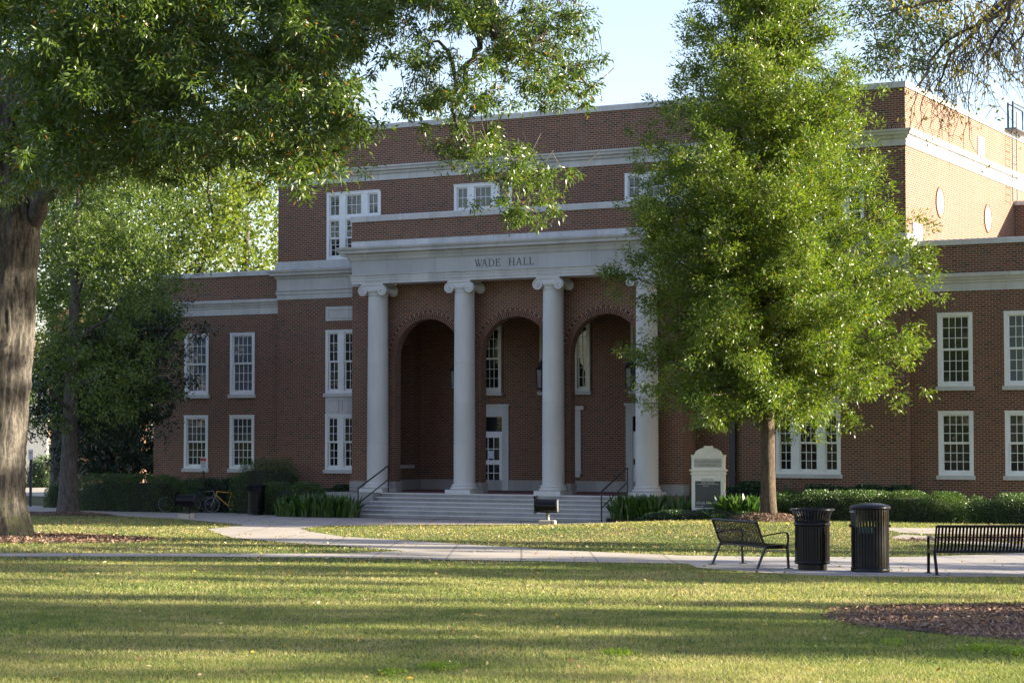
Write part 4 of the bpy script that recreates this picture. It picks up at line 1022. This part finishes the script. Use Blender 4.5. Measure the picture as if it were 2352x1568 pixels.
hedge('clipped hedge end by the grey tree trunk at far left', 'hedge', 'clipped_hedge', (-58.6, 69.3), .75, .9, 1.1, 0, 7000, M['hedge'], 2, power=2.6)
hedge('low loose shrub below wing windows behind the bicycles', 'shrub', 'foundation_shrub', (-49.7, 67.3), 2.6, .55, 1.35, 0, 13000, M['shrub'], 3, leaf=.075, power=3)
hedge('tall rounded shrub mound under left windows', 'shrub', 'rounded_shrub', (-46.35, 66.6), 1.75, .95, 2.15, 0, 17000, M['hedge'], 4, power=2.4)
hedge('low clipped shrub behind the bin left of steps', 'shrub', 'clipped_shrub', (-44.2, 65.2), 1.85, .8, 1.25, 0, 17000, M['hedge'], 5, power=2.8)
hedge('low shrub against the brick beside portico base', 'shrub', 'foundation_shrub', (-43.6, 67.15), 1.0, .5, 1.15, 0, 6000, M['shrub'], 6, leaf=.07, power=3)
hedge('glossy low shrub behind the monument sign', 'shrub', 'foundation_shrub', (-26.9, 66.9), 1.25, .6, 1.25, 0, 9000, M['shrub'], 7, leaf=.09, power=2.8)
hedge('glossy shrub row under right windows behind clipped hedge', 'shrub', 'foundation_shrub', (-22.6, 66.9), 3.0, .6, 1.14, 0, 17000, M['shrub'], 8, leaf=.09, power=3)
hedge('long clipped hedge behind the bins', 'hedge', 'clipped_hedge', (-21.6, 64.6), 3.45, 1.0, .98, R_(1), 34000, M['hedge'], 9)
hedge('loose lower hedge behind the right bench', 'hedge', 'clipped_hedge', (-16.4, 64.6), 2.0, 1.1, .95, R_(4), 20000, M['hedge'], 10, power=3)
hedge('dark low groundcover in front of monument sign', 'groundcover', 'groundcover_patch', (-26.6, 62.3), 2.1, .7, .36, R_(6), 9000, M['shrub'], 12, leaf=.05, power=2.6)
def blade_plants(label, c, rx, ry, n, hmin, hmax, seed, rz=0.):
    rg = np.random.default_rng(seed); o = empty('leafy_plant_clump', (c[0], c[1], float(terrain(c[0], c[1])))); tag(o, label, 'plant', 'clumps of strap leaved plants by the entrance')
    vs = []; fs = []
    for k in range(n):
        r = math.sqrt(rg.uniform(0, 1)); a = rg.uniform(0, 6.283); x, y = rx*r*math.cos(a), ry*r*math.sin(a)
        x, y = x*math.cos(rz)-y*math.sin(rz), x*math.sin(rz)+y*math.cos(rz)
        h = rg.uniform(hmin, hmax); az = rg.uniform(0, 6.283); ln = rg.uniform(.06, .38)*h; w = rg.uniform(.035, .065)
        if r > .8 and rg.uniform() < .5: az = a; ln *= 1.7; h *= .8
        dx, dy = math.cos(az), math.sin(az); tw = rg.uniform(0, 3.14); sx, sy = math.cos(tw), math.sin(tw); b = len(vs)
        for t, ww in ((0,.25),(.35,.6),(.6,1.),(.8,.8),(1.,.05)):
            px, py, pz = x+dx*ln*t**2.2, y+dy*ln*t**2.2, h*(t-.25*(ln/h)*t**3)
            vs += [(px-sx*w*ww, py-sy*w*ww, pz), (px+sx*w*ww, py+sy*w*ww, pz)]
        fs += [(b+2*i, b+2*i+1, b+2*i+3, b+2*i+2) for i in range(4)]
    mb = MB(); mb.add(vs, fs, True); mb.build('foliage', M['blade_leaf'], o, fix=False)
    MB().lathe([(.9*min(rx, ry),-.1),(.85*min(rx, ry),.12),(.6*min(rx, ry),.2)], n=12).build('stems', M['magnolia_core'], o)
blade_plants('dense strap leaved plants between the left bin and steps', (-41.9, 63.3), 1.72, .85, 620, .45, .95, 1)
blade_plants('dense strap leaved plants right of steps before the sign', (-29.0, 63.9), 1.5, .85, 620, .45, 1.0, 2)
blade_plants('strap leaved plants between the sign and right trunk', (-25.35, 62.9), .80, .6, 300, .45, .88, 3)

# ------------------------------------------------------------------ trees
def clump_leaves(centres, n, sig, rg, origin=None, L=.10, Wf=.26, droop=.25, flat=.8):
    C = np.asarray(centres, float); k = len(C); idx = np.repeat(np.arange(k), n)
    off = rg.normal(size=(len(idx), 3))*sig
    off *= (rg.uniform(.55, 1.25, (k, 1))[idx]); off[:, 2] *= flat
    p = C[idx]+off; d = unit(off)+rg.normal(0, .45, off.shape)
    if origin is not None: d += .6*unit(p-np.asarray(origin))
    d[:, 2] -= droop
    LL = L*rg.uniform(.65, 1.3, len(idx))
    return leaf_quads(p, d, LL, LL*Wf, rg)
def poly_centres(poly, n, d0, d1, rg, jitter=None):
    xs = [p[0] for p in poly]; ys = [p[1] for p in poly]; out = []
    while len(out) < n:
        x = rg.uniform(min(xs), max(xs), 400); y = rg.uniform(min(ys), max(ys), 400); k = in_poly(x, y, poly)
        out += [(a, b) for a, b in zip(x[k], y[k])]
    return np.array([tuple(D(a, b, rg.uniform(d0, d1))) for a, b in out[:n]])
def limb(mb, a, b, r0, r1, rg, wob=.06, n=7, sag=0.):
    a, b = Vector(a), Vector(b); L = (b-a).length; pts = []
    for i in range(n):
        t = i/(n-1); q = a.lerp(b, t); w = math.sin(t*math.pi)*L*wob
        q += Vector(tuple(rg.normal(0, w*.5, 3))); q.z += sag*L*math.sin(t*math.pi); pts.append(q)
    mb.tube(pts, [r0+(r1-r0)*i/(n-1) for i in range(n)], 7 if r0 > .03 else 4, False); return pts
def trunk_mesh(pts, rad, n=40, flute=.05, seed=0, flare=.0, sub=6):
    rg = np.random.default_rng(seed); ph = rg.uniform(0, 6.28, 4); mb = MB(); vs = []; m = 0
    P = [Vector(p) for p in pts]
    rows = []
    for i in range(len(P)-1):
        for t in np.linspace(0, 1, sub+1)[:-1]: rows.append((P[i].lerp(P[i+1], t), rad[i]+(rad[i+1]-rad[i])*t))
    rows.append((P[-1], rad[-1])); z0 = P[0].z
    for c, r in rows:
        h = c.z-z0
        for k in range(n):
            a = 2*math.pi*k/n; f = math.exp(-max(0, h)/.45)*flare
            rr = r*(1+flute*(math.sin(5*a+ph[0]+h*.25)+.6*math.sin(9*a+ph[1]-h*.3)+.4*math.sin(17*a+ph[2]+h)))*(1+f*(1+.55*math.sin(4*a+ph[3])))
            vs.append((c.x+rr*math.cos(a), c.y+rr*math.sin(a), c.z))
    fs = [(i*n+k, i*n+(k+1) % n, (i+1)*n+(k+1) % n, (i+1)*n+k) for i in range(len(rows)-1) for k in range(n)]
    mb.add(vs, fs, True); return mb

def right_tree():
    rg = np.random.default_rng(5); o = empty('willow_oak', RT); tag(o, 'young pyramidal willow oak with straight trunk right of the portico', 'tree')
    dep = -math.sin(YAW)*RT.x+math.cos(YAW)*RT.y; s = dep/F
    H = [(1000,150),(960,225),(900,285),(800,345),(700,372),(640,384),(560,356),(500,352),(400,332),(300,300),(200,258),(100,210),(0,172),(-150,95),(-300,30)]
    rx = lambda y: np.interp(-y, [-h[0] for h in H], [h[1] for h in H])*s
    t = trunk_mesh([(0,0,-.1),(0,0,1.2),(0,0,4),(.05,0,8),(.0,0,12),(0,0,16.5)], [.25,.225,.19,.13,.08,.02], 24, .02, 3, .45); t.build('trunk', M['bark2'], o)
    br = MB(); cs = []; right = Vector((math.cos(YAW), math.sin(YAW), 0))
    for k in range(185):
        y = -290+1228*(k+rg.uniform(0, 1))/185; z = ZC+(1000-y)*s-RT.z; r = float(rx(y))*(1.0 if rg.uniform() < .55 else rg.uniform(.45, .95))
        a = k*2.39996+rg.normal(0, .2); dx = Vector((math.cos(a), math.sin(a), 0))
        low_ = min(1, max(0, (z-2.5)/9)); rise = r*(-.10+.75*low_)
        st_ = Vector((0, 0, max(2.6, z-rise))); en = dx*r+Vector((0, 0, z))
        cx_off = right*(0.10)
        pts = limb(br, st_, en+cx_off, .06-.03*low_, .008, rg, .05, 7)
        m = int(10+r*7)
        for j in range(m):
            t_ = rg.uniform(.06, 1.0)**.75; q = st_.lerp(en, t_)+Vector(tuple(rg.normal(0, .30, 3)*(.6+.5*t_)))
            q.z -= .12*rg.uniform(0, 1)+.75*t_**2.5*(1-low_)**2*(k > 150); cs.append(tuple(q))
    br.build('branches', M['bark2'], o)
    print('rtree clumps', len(cs))
    v = clump_leaves(cs, 70, .165, rg, (0,0,7), L=.13, Wf=.30, droop=.15, flat=.8)
    np_mesh('crown', v, 4, M['rtree'], o)
right_tree()

def left_oak():
    rg = np.random.default_rng(9); o = empty('old_willow_oak', OAK); tag(o, 'massive old oak with thick grey trunk at left edge, crown overhead', 'tree')
    dep = -math.sin(YAW)*OAK.x+math.cos(YAW)*OAK.y; OV = Vector(OAK)
    right = lambda y: np.interp(y, [523,623,683,743,800,823,923,1043,1125,1179,1232], [90,84,76,79,80,74,63,54,52,56,63])
    pts = []; rad = []
    for y in (1240, 1200, 1140, 1060, 960, 860, 760, 660, 560, 470, 400, 300, 150):
        R = np.interp(y, [150, 400, 560, 900, 1240], [.55, .72, .78, .86, .98]); cx_ = float(right(max(523, min(1232, y))))-R*F/dep
        p = D(cx_, y, dep)-OV; pts.append((p.x, p.y, p.z)); rad.append(R)
    pts[0] = (pts[0][0], pts[0][1], -.15)
    tm = trunk_mesh(pts, rad, 168, .022, 4, .20, sub=26)
    from mathutils import noise as NZ
    vv = []
    for x, y, z in tm.v:
        i = min(range(len(pts)), key=lambda k: abs(pts[k][2]-z)); d = Vector((x-pts[i][0], y-pts[i][1], 0)); d.normalize()
        w = NZ.noise(Vector((x*2.2, y*2.2, z*.9)))*.35
        a = 1-abs(NZ.noise(Vector((x*7+w, y*7-w, z*1.1))))*2; b = 1-abs(NZ.noise(Vector((x*15, y*15, z*3.1+4))))*2
        h = .05*(a-.4)+.022*(b-.4)+.012*NZ.noise(Vector((x*30, y*30, z*18)))
        vv.append((x+d.x*h, y+d.y*h, z))
    tm.v = vv; tm.build('trunk', M['bark'], o)
    lb = MB(); top = Vector(pts[-3])
    L = lambda x, y, d: D(x, y, d)-OV
    LB = [[(60,520,dep),(115,440,dep-1),(170,330,dep-2.5),(300,250,dep-5),(430,240,dep-7)], [(20,420,dep),(120,260,dep-2),(330,120,dep-4),(560,40,dep-7)], [(60,480,dep),(180,400,dep+1),(420,290,dep+1),(600,300,dep-1),(700,370,dep-2)],
          [(10,300,dep),(200,80,dep-2),(560,-120,dep-5),(900,-140,dep-7),(1090,-60,dep-8.5),(1125,50,dep-9),(1165,100,dep-9),(1215,112,dep-9),(1260,70,dep-9)],
          [(1130,50,dep-9),(1105,90,dep-9),(1080,150,dep-9),(1060,210,dep-9),(1040,250,dep-9),(1070,330,dep-9.3),(1130,400,dep-9.5),(1170,440,dep-9.5)],
          [(1060,210,dep-9),(1000,95,dep-9),(960,130,dep-9)], [(640,-60,dep-5),(760,60,dep-7),(850,70,dep-8)], [(1205,100,dep-9),(1300,150,dep-9),(1350,200,dep-9)]]
    RR = [(.26,.06),(.24,.05),(.22,.04),(.40,.055),(.075,.015),(.05,.015),(.10,.02),(.05,.012)]
    for pl, (r0, r1) in zip(LB, RR):
        P = [L(*q) for q in pl]; P2 = []
        for a, b in zip(P[:-1], P[1:]):
            for t in (0, .25, .5, .75): P2.append(a.lerp(b, t)+Vector(tuple(rg.normal(0, .05, 3))))
        P2.append(P[-1]); lb.tube(P2, list(np.linspace(r0, r1, len(P2))), 9, False)
    lb.build('limbs', M['bark3'], o)
    main = [(-60,-220),(-60,140),(10,190),(40,330),(75,440),(130,425),(250,385),(330,350),(420,385),(520,330),(640,390),(715,430),(745,330),(795,300),(780,225),(830,90),(885,35),(890,-220)]
    mid = [(915,-120),(915,10),(955,60),(935,110),(960,200),(935,275),(940,325),(990,350),(1020,410),(1065,460),(1130,505),(1185,530),(1230,480),(1290,460),(1300,405),(1230,375),(1165,345),(1135,275),(1140,215),(1250,235),(1310,270),(1325,225),(1370,215),(1365,120),(1350,30),(1350,-120)]
    def pc(poly, n, d0, d1): return poly_centres(poly, n, d0, d1, rg)-np.array(OV)
    def hier(P, m, sg): i = np.repeat(np.arange(len(P)), m); return P[i]+rg.normal(size=(len(i), 3))*np.array([sg, sg, sg*.7])
    A = hier(np.concatenate([pc(main, 250, dep-11, dep-2), pc(main, 90, dep-2, dep+4)]), 8, .42)
    B = hier(pc(mid, 105, dep-11, dep-7), 5, .24)
    # thin the middle hanging mass where the sky shows through
    v = np.concatenate([clump_leaves(A, 85, .17, rg, L=.155, Wf=.27, droop=.5), clump_leaves(B, 80, .125, rg, L=.115, Wf=.27, droop=.6)])
    np_mesh('crown', v, 4, M['oak'], o)
    tw = MB(); 
    for c in B[::2]:
        q = Vector(c); limb(tw, q+Vector((rg.normal(0,.2), rg.normal(0,.2), rg.uniform(.3,.7))), q, .012, .004, rg, .05, 4)
    tag(tw.build('twigs', M['twig'], o), kind='stuff')
    sp = MB(); base = L(79, 812, dep-.85); tip = L(99, 765, dep-.9); sp.tube([base, base.lerp(tip, .5)+Vector((.05,0,.02)), tip], .008, 5)
    sproot = sp.build('sprout', M['twig'], o)
    c = np.array([tuple(base.lerp(tip, t)) for t in np.linspace(.1, 1, 26)]); c += rg.normal(0, .05, c.shape)
    np_mesh('sprout_leaves', leaf_quads(c, rg.normal(size=c.shape)+np.array([.3,0,.4]), .16, .06, rg), 4, M['bright'], sproot)
left_oak()

def poly_tree(name, label, base, polys, mat, bark, trunk, seed, limbs=(), cat='tree', group=None):
    rg = np.random.default_rng(seed); o = empty(name, base); tag(o, label, cat, group); B = Vector(base)
    trunk_mesh(*trunk, 24, .025, seed, .35).build('trunk', bark, o)
    if limbs:
        lb = MB()
        for a, b, r0, r1 in limbs: limb(lb, Vector(a), Vector(b), r0, r1, rg, .05)
        lb.build('branches', bark, o)
    vs = []
    for poly, n, d0, d1, m, sig, L, Wf in polys:
        P = poly_centres(poly, n//3, d0, d1, rg)-np.array(B); i = np.repeat(np.arange(len(P)), 5)
        P = P[i]+rg.normal(size=(len(i), 3))*sig*np.array([1.7, 1.7, 1.0])
        vs.append(clump_leaves(P, int(m*.62), sig*.62, rg, L=L, Wf=Wf, droop=.3))
    np_mesh('crown', np.concatenate(vs), 4, mat, o); return o
md = -math.sin(YAW)*MID.x+math.cos(YAW)*MID.y
def off(px, py, d, base): return tuple(D(px, py, d)-Vector(base))
midpoly = [(85,400),(200,390),(330,380),(405,395),(385,470),(390,560),(370,600),(408,650),(380,700),(350,740),(380,790),(405,850),(395,925),(330,950),(270,975),(200,950),(160,985),(90,975),(78,800),(75,600)]
poly_tree('street_maple', 'medium tree with dark trunk between the old oak and hedge', MID, [(midpoly, 640, md-2.4, md+5.5, 95, .33, .13, .45)], M['mid'], M['bark3'],
          ([(0,0,-.1),(.03,0,1.5),(.1,0,4),(.25,0,8),(.3,.1,12)], [.36,.30,.25,.17,.06]), 21,
          [(off(163,940,md,MID), off(115,905,md-1.5,MID), .10,.04), (off(160,900,md,MID), off(260,840,md-2,MID), .10,.03), (off(165,800,md,MID), off(330,640,md-1.5,MID), .09,.02), (off(170,700,md,MID), off(230,540,md-2,MID), .08,.02), (off(168,640,md,MID), off(120,480,md-1,MID), .07,.02)])
bb_ = Vector((-66, 92, -.235))
brpoly = [(180,330),(640,330),(640,600),(560,625),(400,625),(300,700),(90,700),(90,330)]
poly_tree('autumn_tree', 'sunlit yellow green tree rising behind the left wing roof', bb_, [(brpoly, 620, 104, 120, 75, .62, .24, .5)], M['bright'], M['bark3'],
          ([(0,0,-.1),(0,0,3),(.3,0,9),(.6,0,15)], [.5,.42,.3,.1]), 22, [(off(420,640,112,bb_), off(520,470,108,bb_), .16,.05), (off(450,640,112,bb_), off(600,430,108,bb_), .14,.04), (off(470,600,112,bb_), off(495,360,108,bb_), .14,.04)])
mb_ = Vector(D(250, 1130, 90)); mb_.z = -.235
magpoly = [(168,870),(352,860),(352,1105),(168,1105)]; magtop = [(90,830),(215,740),(320,680),(390,690),(405,790),(405,890),(385,935),(352,955),(352,1000),(175,1000),(90,960)]
poly_tree('evergreen_tree', 'dark evergreen tree standing behind the left hedge', mb_, [(magpoly, 520, 86, 93, 70, .30, .17, .4), (magtop, 420, 76.5, 82.5, 75, .30, .16, .42)], M['magnolia'], M['bark3'],
          ([(0,0,-.1),(0,0,2),(0,0,5)], [.22,.18,.08]), 23)
pt_ = Vector(D(128, 1140, 100)); pt_.z = -.235
poly_tree('pale_trunk_tree', 'pale slender trunk tree before the far building', pt_, [([(60,820),(260,820),(260,985),(60,985)], 130, 97, 103, 60, .45, .16, .45)], M['mid'], M['bark'],
          ([(0,0,-.1),(0,0,3),(0,0,8)], [.30,.25,.15]), 24)

# overhanging tree at upper right, trunk in the bed beyond the right edge
def yellow_tree():
    rg = np.random.default_rng(31); base = Vector((b4.x+.3, b4.y+.2, float(terrain(b4.x, b4.y)))); dep = -math.sin(YAW)*base.x+math.cos(YAW)*base.y
    o = empty('yellowing_elm', base); tag(o, 'overhanging tree with drooping bare twigs and sparse yellow leaves', 'tree')
    trunk_mesh([(0,0,-.1),(0,0,2),(.1,0,5),(.2,.1,9),(.2,.2,13)], [.42,.36,.3,.22,.08], 28, .03, 5, .3).build('trunk', M['bark3'], o)
    L = lambda x, y, d=None: D(x, y, dep if d is None else d)-base
    tw = MB(); ends = []
    mains = [[(2560,420),(2450,120),(2345,-30),(2240,60),(2160,110),(2105,200)], [(2560,420),(2480,60),(2400,-80),(2290,-40),(2210,-10),(2100,10),(2010,40)], [(2570,300),(2480,40),(2420,20),(2352,60),(2310,130)], [(2350,-20),(2300,20),(2255,50),(2190,130),(2150,200)], [(2480,40),(2380,-40),(2330,-10),(2300,60),(2250,140)]]
    allp = []
    for m in mains:
        P = [L(*q, dep+rg.uniform(-1.2, 1.2)) for q in m]; P2 = []
        for a, b in zip(P[:-1], P[1:]):
            for t in (0, .33, .66): P2.append(a.lerp(b, t)+Vector(tuple(rg.normal(0, .025, 3))))
        tw.tube(P2+[P[-1]], list(np.linspace(.048, .010, len(P2)+1)), 7, False); allp += P2[4:]
    lc = []
    for k in range(165):
        a = allp[rg.integers(len(allp))]+Vector(tuple(rg.normal(0, .15, 3))); ln = rg.uniform(.35, 1.35)
        if a.z+base.z < 7.3 and rg.uniform() < .7: ln *= .5
        pts = [a]; d = Vector((rg.normal(0, .5), rg.normal(0, .5), -.2)); n = 9
        for j in range(n):
            d = (d+Vector((rg.normal(0, .28), rg.normal(0, .28), -.30))).normalized(); pts.append(pts[-1]+d*ln/n)
            if rg.uniform() < .40:
                e = Vector(tuple(rg.normal(0, 1, 3))); e.z -= .6; e.normalize(); s0 = pts[-1]; s1 = s0+e*rg.uniform(.08, .28); s2 = s1+(e+Vector((0,0,-.6))).normalized()*rg.uniform(.05,.2)
                tw.tube([s0, s1, s2], [.0045, .003, .002], 3, False)
                if rg.uniform() < .35: lc.append(tuple(s2))
            if rg.uniform() < .16: lc.append(tuple(pts[-1]))
        tw.tube(pts, list(np.linspace(.008, .0025, len(pts))), 4, False)
    tag(tw.build('branches', M['twig'], o), kind='stuff')
    # more leaves near the upper part
    up_ = poly_centres([(2030,-60),(2352,-60),(2352,70),(2290,60),(2240,110),(2180,120),(2150,60),(2050,20)], 280, dep-1.5, dep+1.5, rg)-np.array(base)
    C = np.concatenate([np.array(lc), up_]); idx = np.repeat(np.arange(len(C)), 3); p = C[idx]+rg.normal(0, .045, (len(idx), 3))
    d = rg.normal(size=p.shape)*.5; d[:, 2] -= .7; LL = rg.uniform(.04, .075, len(p))
    np_mesh('yellow_foliage', leaf_quads(p, d, LL, LL*.5, rg), 4, M['yellow'], o)
    gr = poly_centres([(1930,-60),(1960,30),(2010,100),(1985,130),(2000,165),(2060,180),(2075,130),(2085,80),(2095,150),(2130,180),(2180,165),(2200,110),(2180,60),(2160,-60)], 120, dep+.5, dep+2.5, rg)-np.array(base)
    np_mesh('green_foliage', clump_leaves(gr, 48, .125, rg, L=.075, Wf=.27, droop=.5), 4, M['oak'], o)
    # crown above the frame
    top = rg.normal(size=(420, 3))*np.array([2.6, 2.6, 1.3])+np.array([0, 0, 11.5])
    np_mesh('upper_crown', clump_leaves(top, 60, .4, rg, L=.12, Wf=.4), 4, M['oak'], o)
yellow_tree()
# neighbouring lawn trees to the right: they throw the long shade bars over the grass
S_ = Vector((math.cos(SUN_AZ), math.sin(SUN_AZ), 0)); N_ = Vector((-math.sin(SUN_AZ), math.cos(SUN_AZ), 0))
def lawn_tree(label, y_mid, t, bands, seed, at=None):
    """bands: (y0, y1, low, high): crown layers whose shade falls on that strip of lawn"""
    rg = np.random.default_rng(seed); nd = lambda y: float(G(1176, y).dot(N_)); n0 = 0. if at else nd(y_mid)
    p = Vector((at[0], at[1], 0)) if at else N_*n0+S_*t; p.z = float(terrain(p.x, p.y))
    o = empty('lawn_oak', p); tag(o, label, 'tree', 'lawn oaks off to the right')
    top = max(b[3] for b in bands)
    trunk_mesh([(0,0,-.1),(0,0,3),(.1,0,6),(.1,0,top-1)], [.40,.33,.25,.06], 20, .03, seed, .3).build('trunk', M['bark3'], o)
    cs = []
    for y0, y1, lo, hi, dens in bands:
        a, b = (nd(y0), nd(y1)) if y0 > 200 else (y0, y1); n = max(6, int(abs(a-b)*dens)); k = rg.uniform(0, 1, n)
        c = N_.x*(a+(b-a)*k-n0), N_.y*(a+(b-a)*k-n0); tt = rg.normal(0, 2.2, n); zc = rg.uniform(lo, hi, max(5, n//9)); zz_ = zc[rg.integers(len(zc), size=n)]+rg.normal(0, .35, n); k = rg.normal(0, .12, n); c = c[0]+N_.x*k, c[1]+N_.y*k
        cs.append(np.stack([c[0]+S_.x*tt, c[1]+S_.y*tt, zz_], 1))
    np_mesh('crown', clump_leaves(np.concatenate(cs), 240, .34, rg, L=.16, Wf=.42, flat=.5), 4, M['oak'], o)
lawn_tree('lawn oak with broad crown standing right of the benches', 1310, 26, [(1244,1250,3.5,13,60),(1257,1262,3,12,60),(1266,1378,3,13,5),(1283,1299,3,13,80),(1307,1329,3,13,80)], 51)
lawn_tree('lawn oak with layered crown standing right of the bark bed', 1410, 29, [(1379,1390,3,13,80),(1376,1530,8,16,8),(1400,1412,5,14,80),(1418,1441,4,14,80)], 52)
lawn_tree('tall unseen oak added off right to shade the old oak', 1252, 15, [(48.4,54.5,11.2,22,70),(42.5,48.4,16,22.5,55)], 54)  # unseen oak, added to darken the left oak's trunk and crown
lawn_tree('lawn oak with high crown nearest the viewer on the right', 1480, 33, [(1450,1466,7,14,62),(1478,1500,8.5,16,60),(1512,1538,9.2,16,60),(1553,1572,9.5,16,60)], 53)

lawn_tree('wide unseen oak at left, added for left window reflections', 0, 0, [(-3.2,3.2,3,13,34)], 55, at=(-66, 22))  # unseen, added so the left wing's panes mirror foliage
lawn_tree('wide unseen oak at far left, added for right window reflections', 0, 0, [(-3.2,3.2,3,13,34)], 56, at=(-36, 2))  # unseen, added to give the right wing's panes a tree to reflect

# ------------------------------------------------------------------ far building at left
fb = empty('far_building', (0, 0, 0)); tag(fb, 'distant sunlit building with white stone porch and pale brick', 'building')
fd = 135
a, b, c = D(40, 1120, fd), D(112, 1120, fd), D(170, 1120, fd)
def fslab(p, q, z0, z1, th, name, mat, parent=fb, out=0.):
    d = (q-p); d.z = 0; d.normalize(); nn = Vector((-d.y, d.x, 0)); mb = MB()
    vs = [Vector((w.x, w.y, z))+nn*o_ for z in (z0, z1) for w, o_ in ((p, -out), (q, -out), (q, th), (p, th))]
    mb.add(vs, [(0,1,2,3), (4,7,6,5), (0,4,5,1), (1,5,6,2), (2,6,7,3), (3,7,4,0)]); return mb.build(name, mat, parent)
pa = Vector(a); pb = Vector(b); pc_ = Vector(D(320, 1120, fd))
fslab(pa, pb, -.3, 6.3, 3, 'stone_porch', M['farstone'], out=.6)
fslab(pb, pc_, -.3, 11, 3, 'brick_wall', M['farbrick'])
for x, y0, y1 in ((119, 1060, 1015), (122, 1090, 1066)):
    p, q = Vector(D(x, 0, fd-.15)), Vector(D(x+13, 0, fd-.15)); z0, z1 = ZC+(1000-y0)*fd/F, ZC+(1000-y1)*fd/F
    w_ = fslab(p, q, z0, z1, .1, 'window', M['white']); fslab(p.lerp(q, .15), q.lerp(p, .15), z0+.15, z1-.15, .1, 'pane', M['dim_glass'], w_, out=.03)
fslab(Vector(D(113,0,fd-.5)), Vector(D(135,0,fd-.5)), 2.3, 2.5, .6, 'canopy', M['farstone'])
hedge('round clipped bush before the far white porch', 'shrub', 'round_bush', tuple(D(112, 1110, 125).xy), 1.6, 1.6, 2.0, 0, 5000, M['hedge'], 15, leaf=.1, power=2)
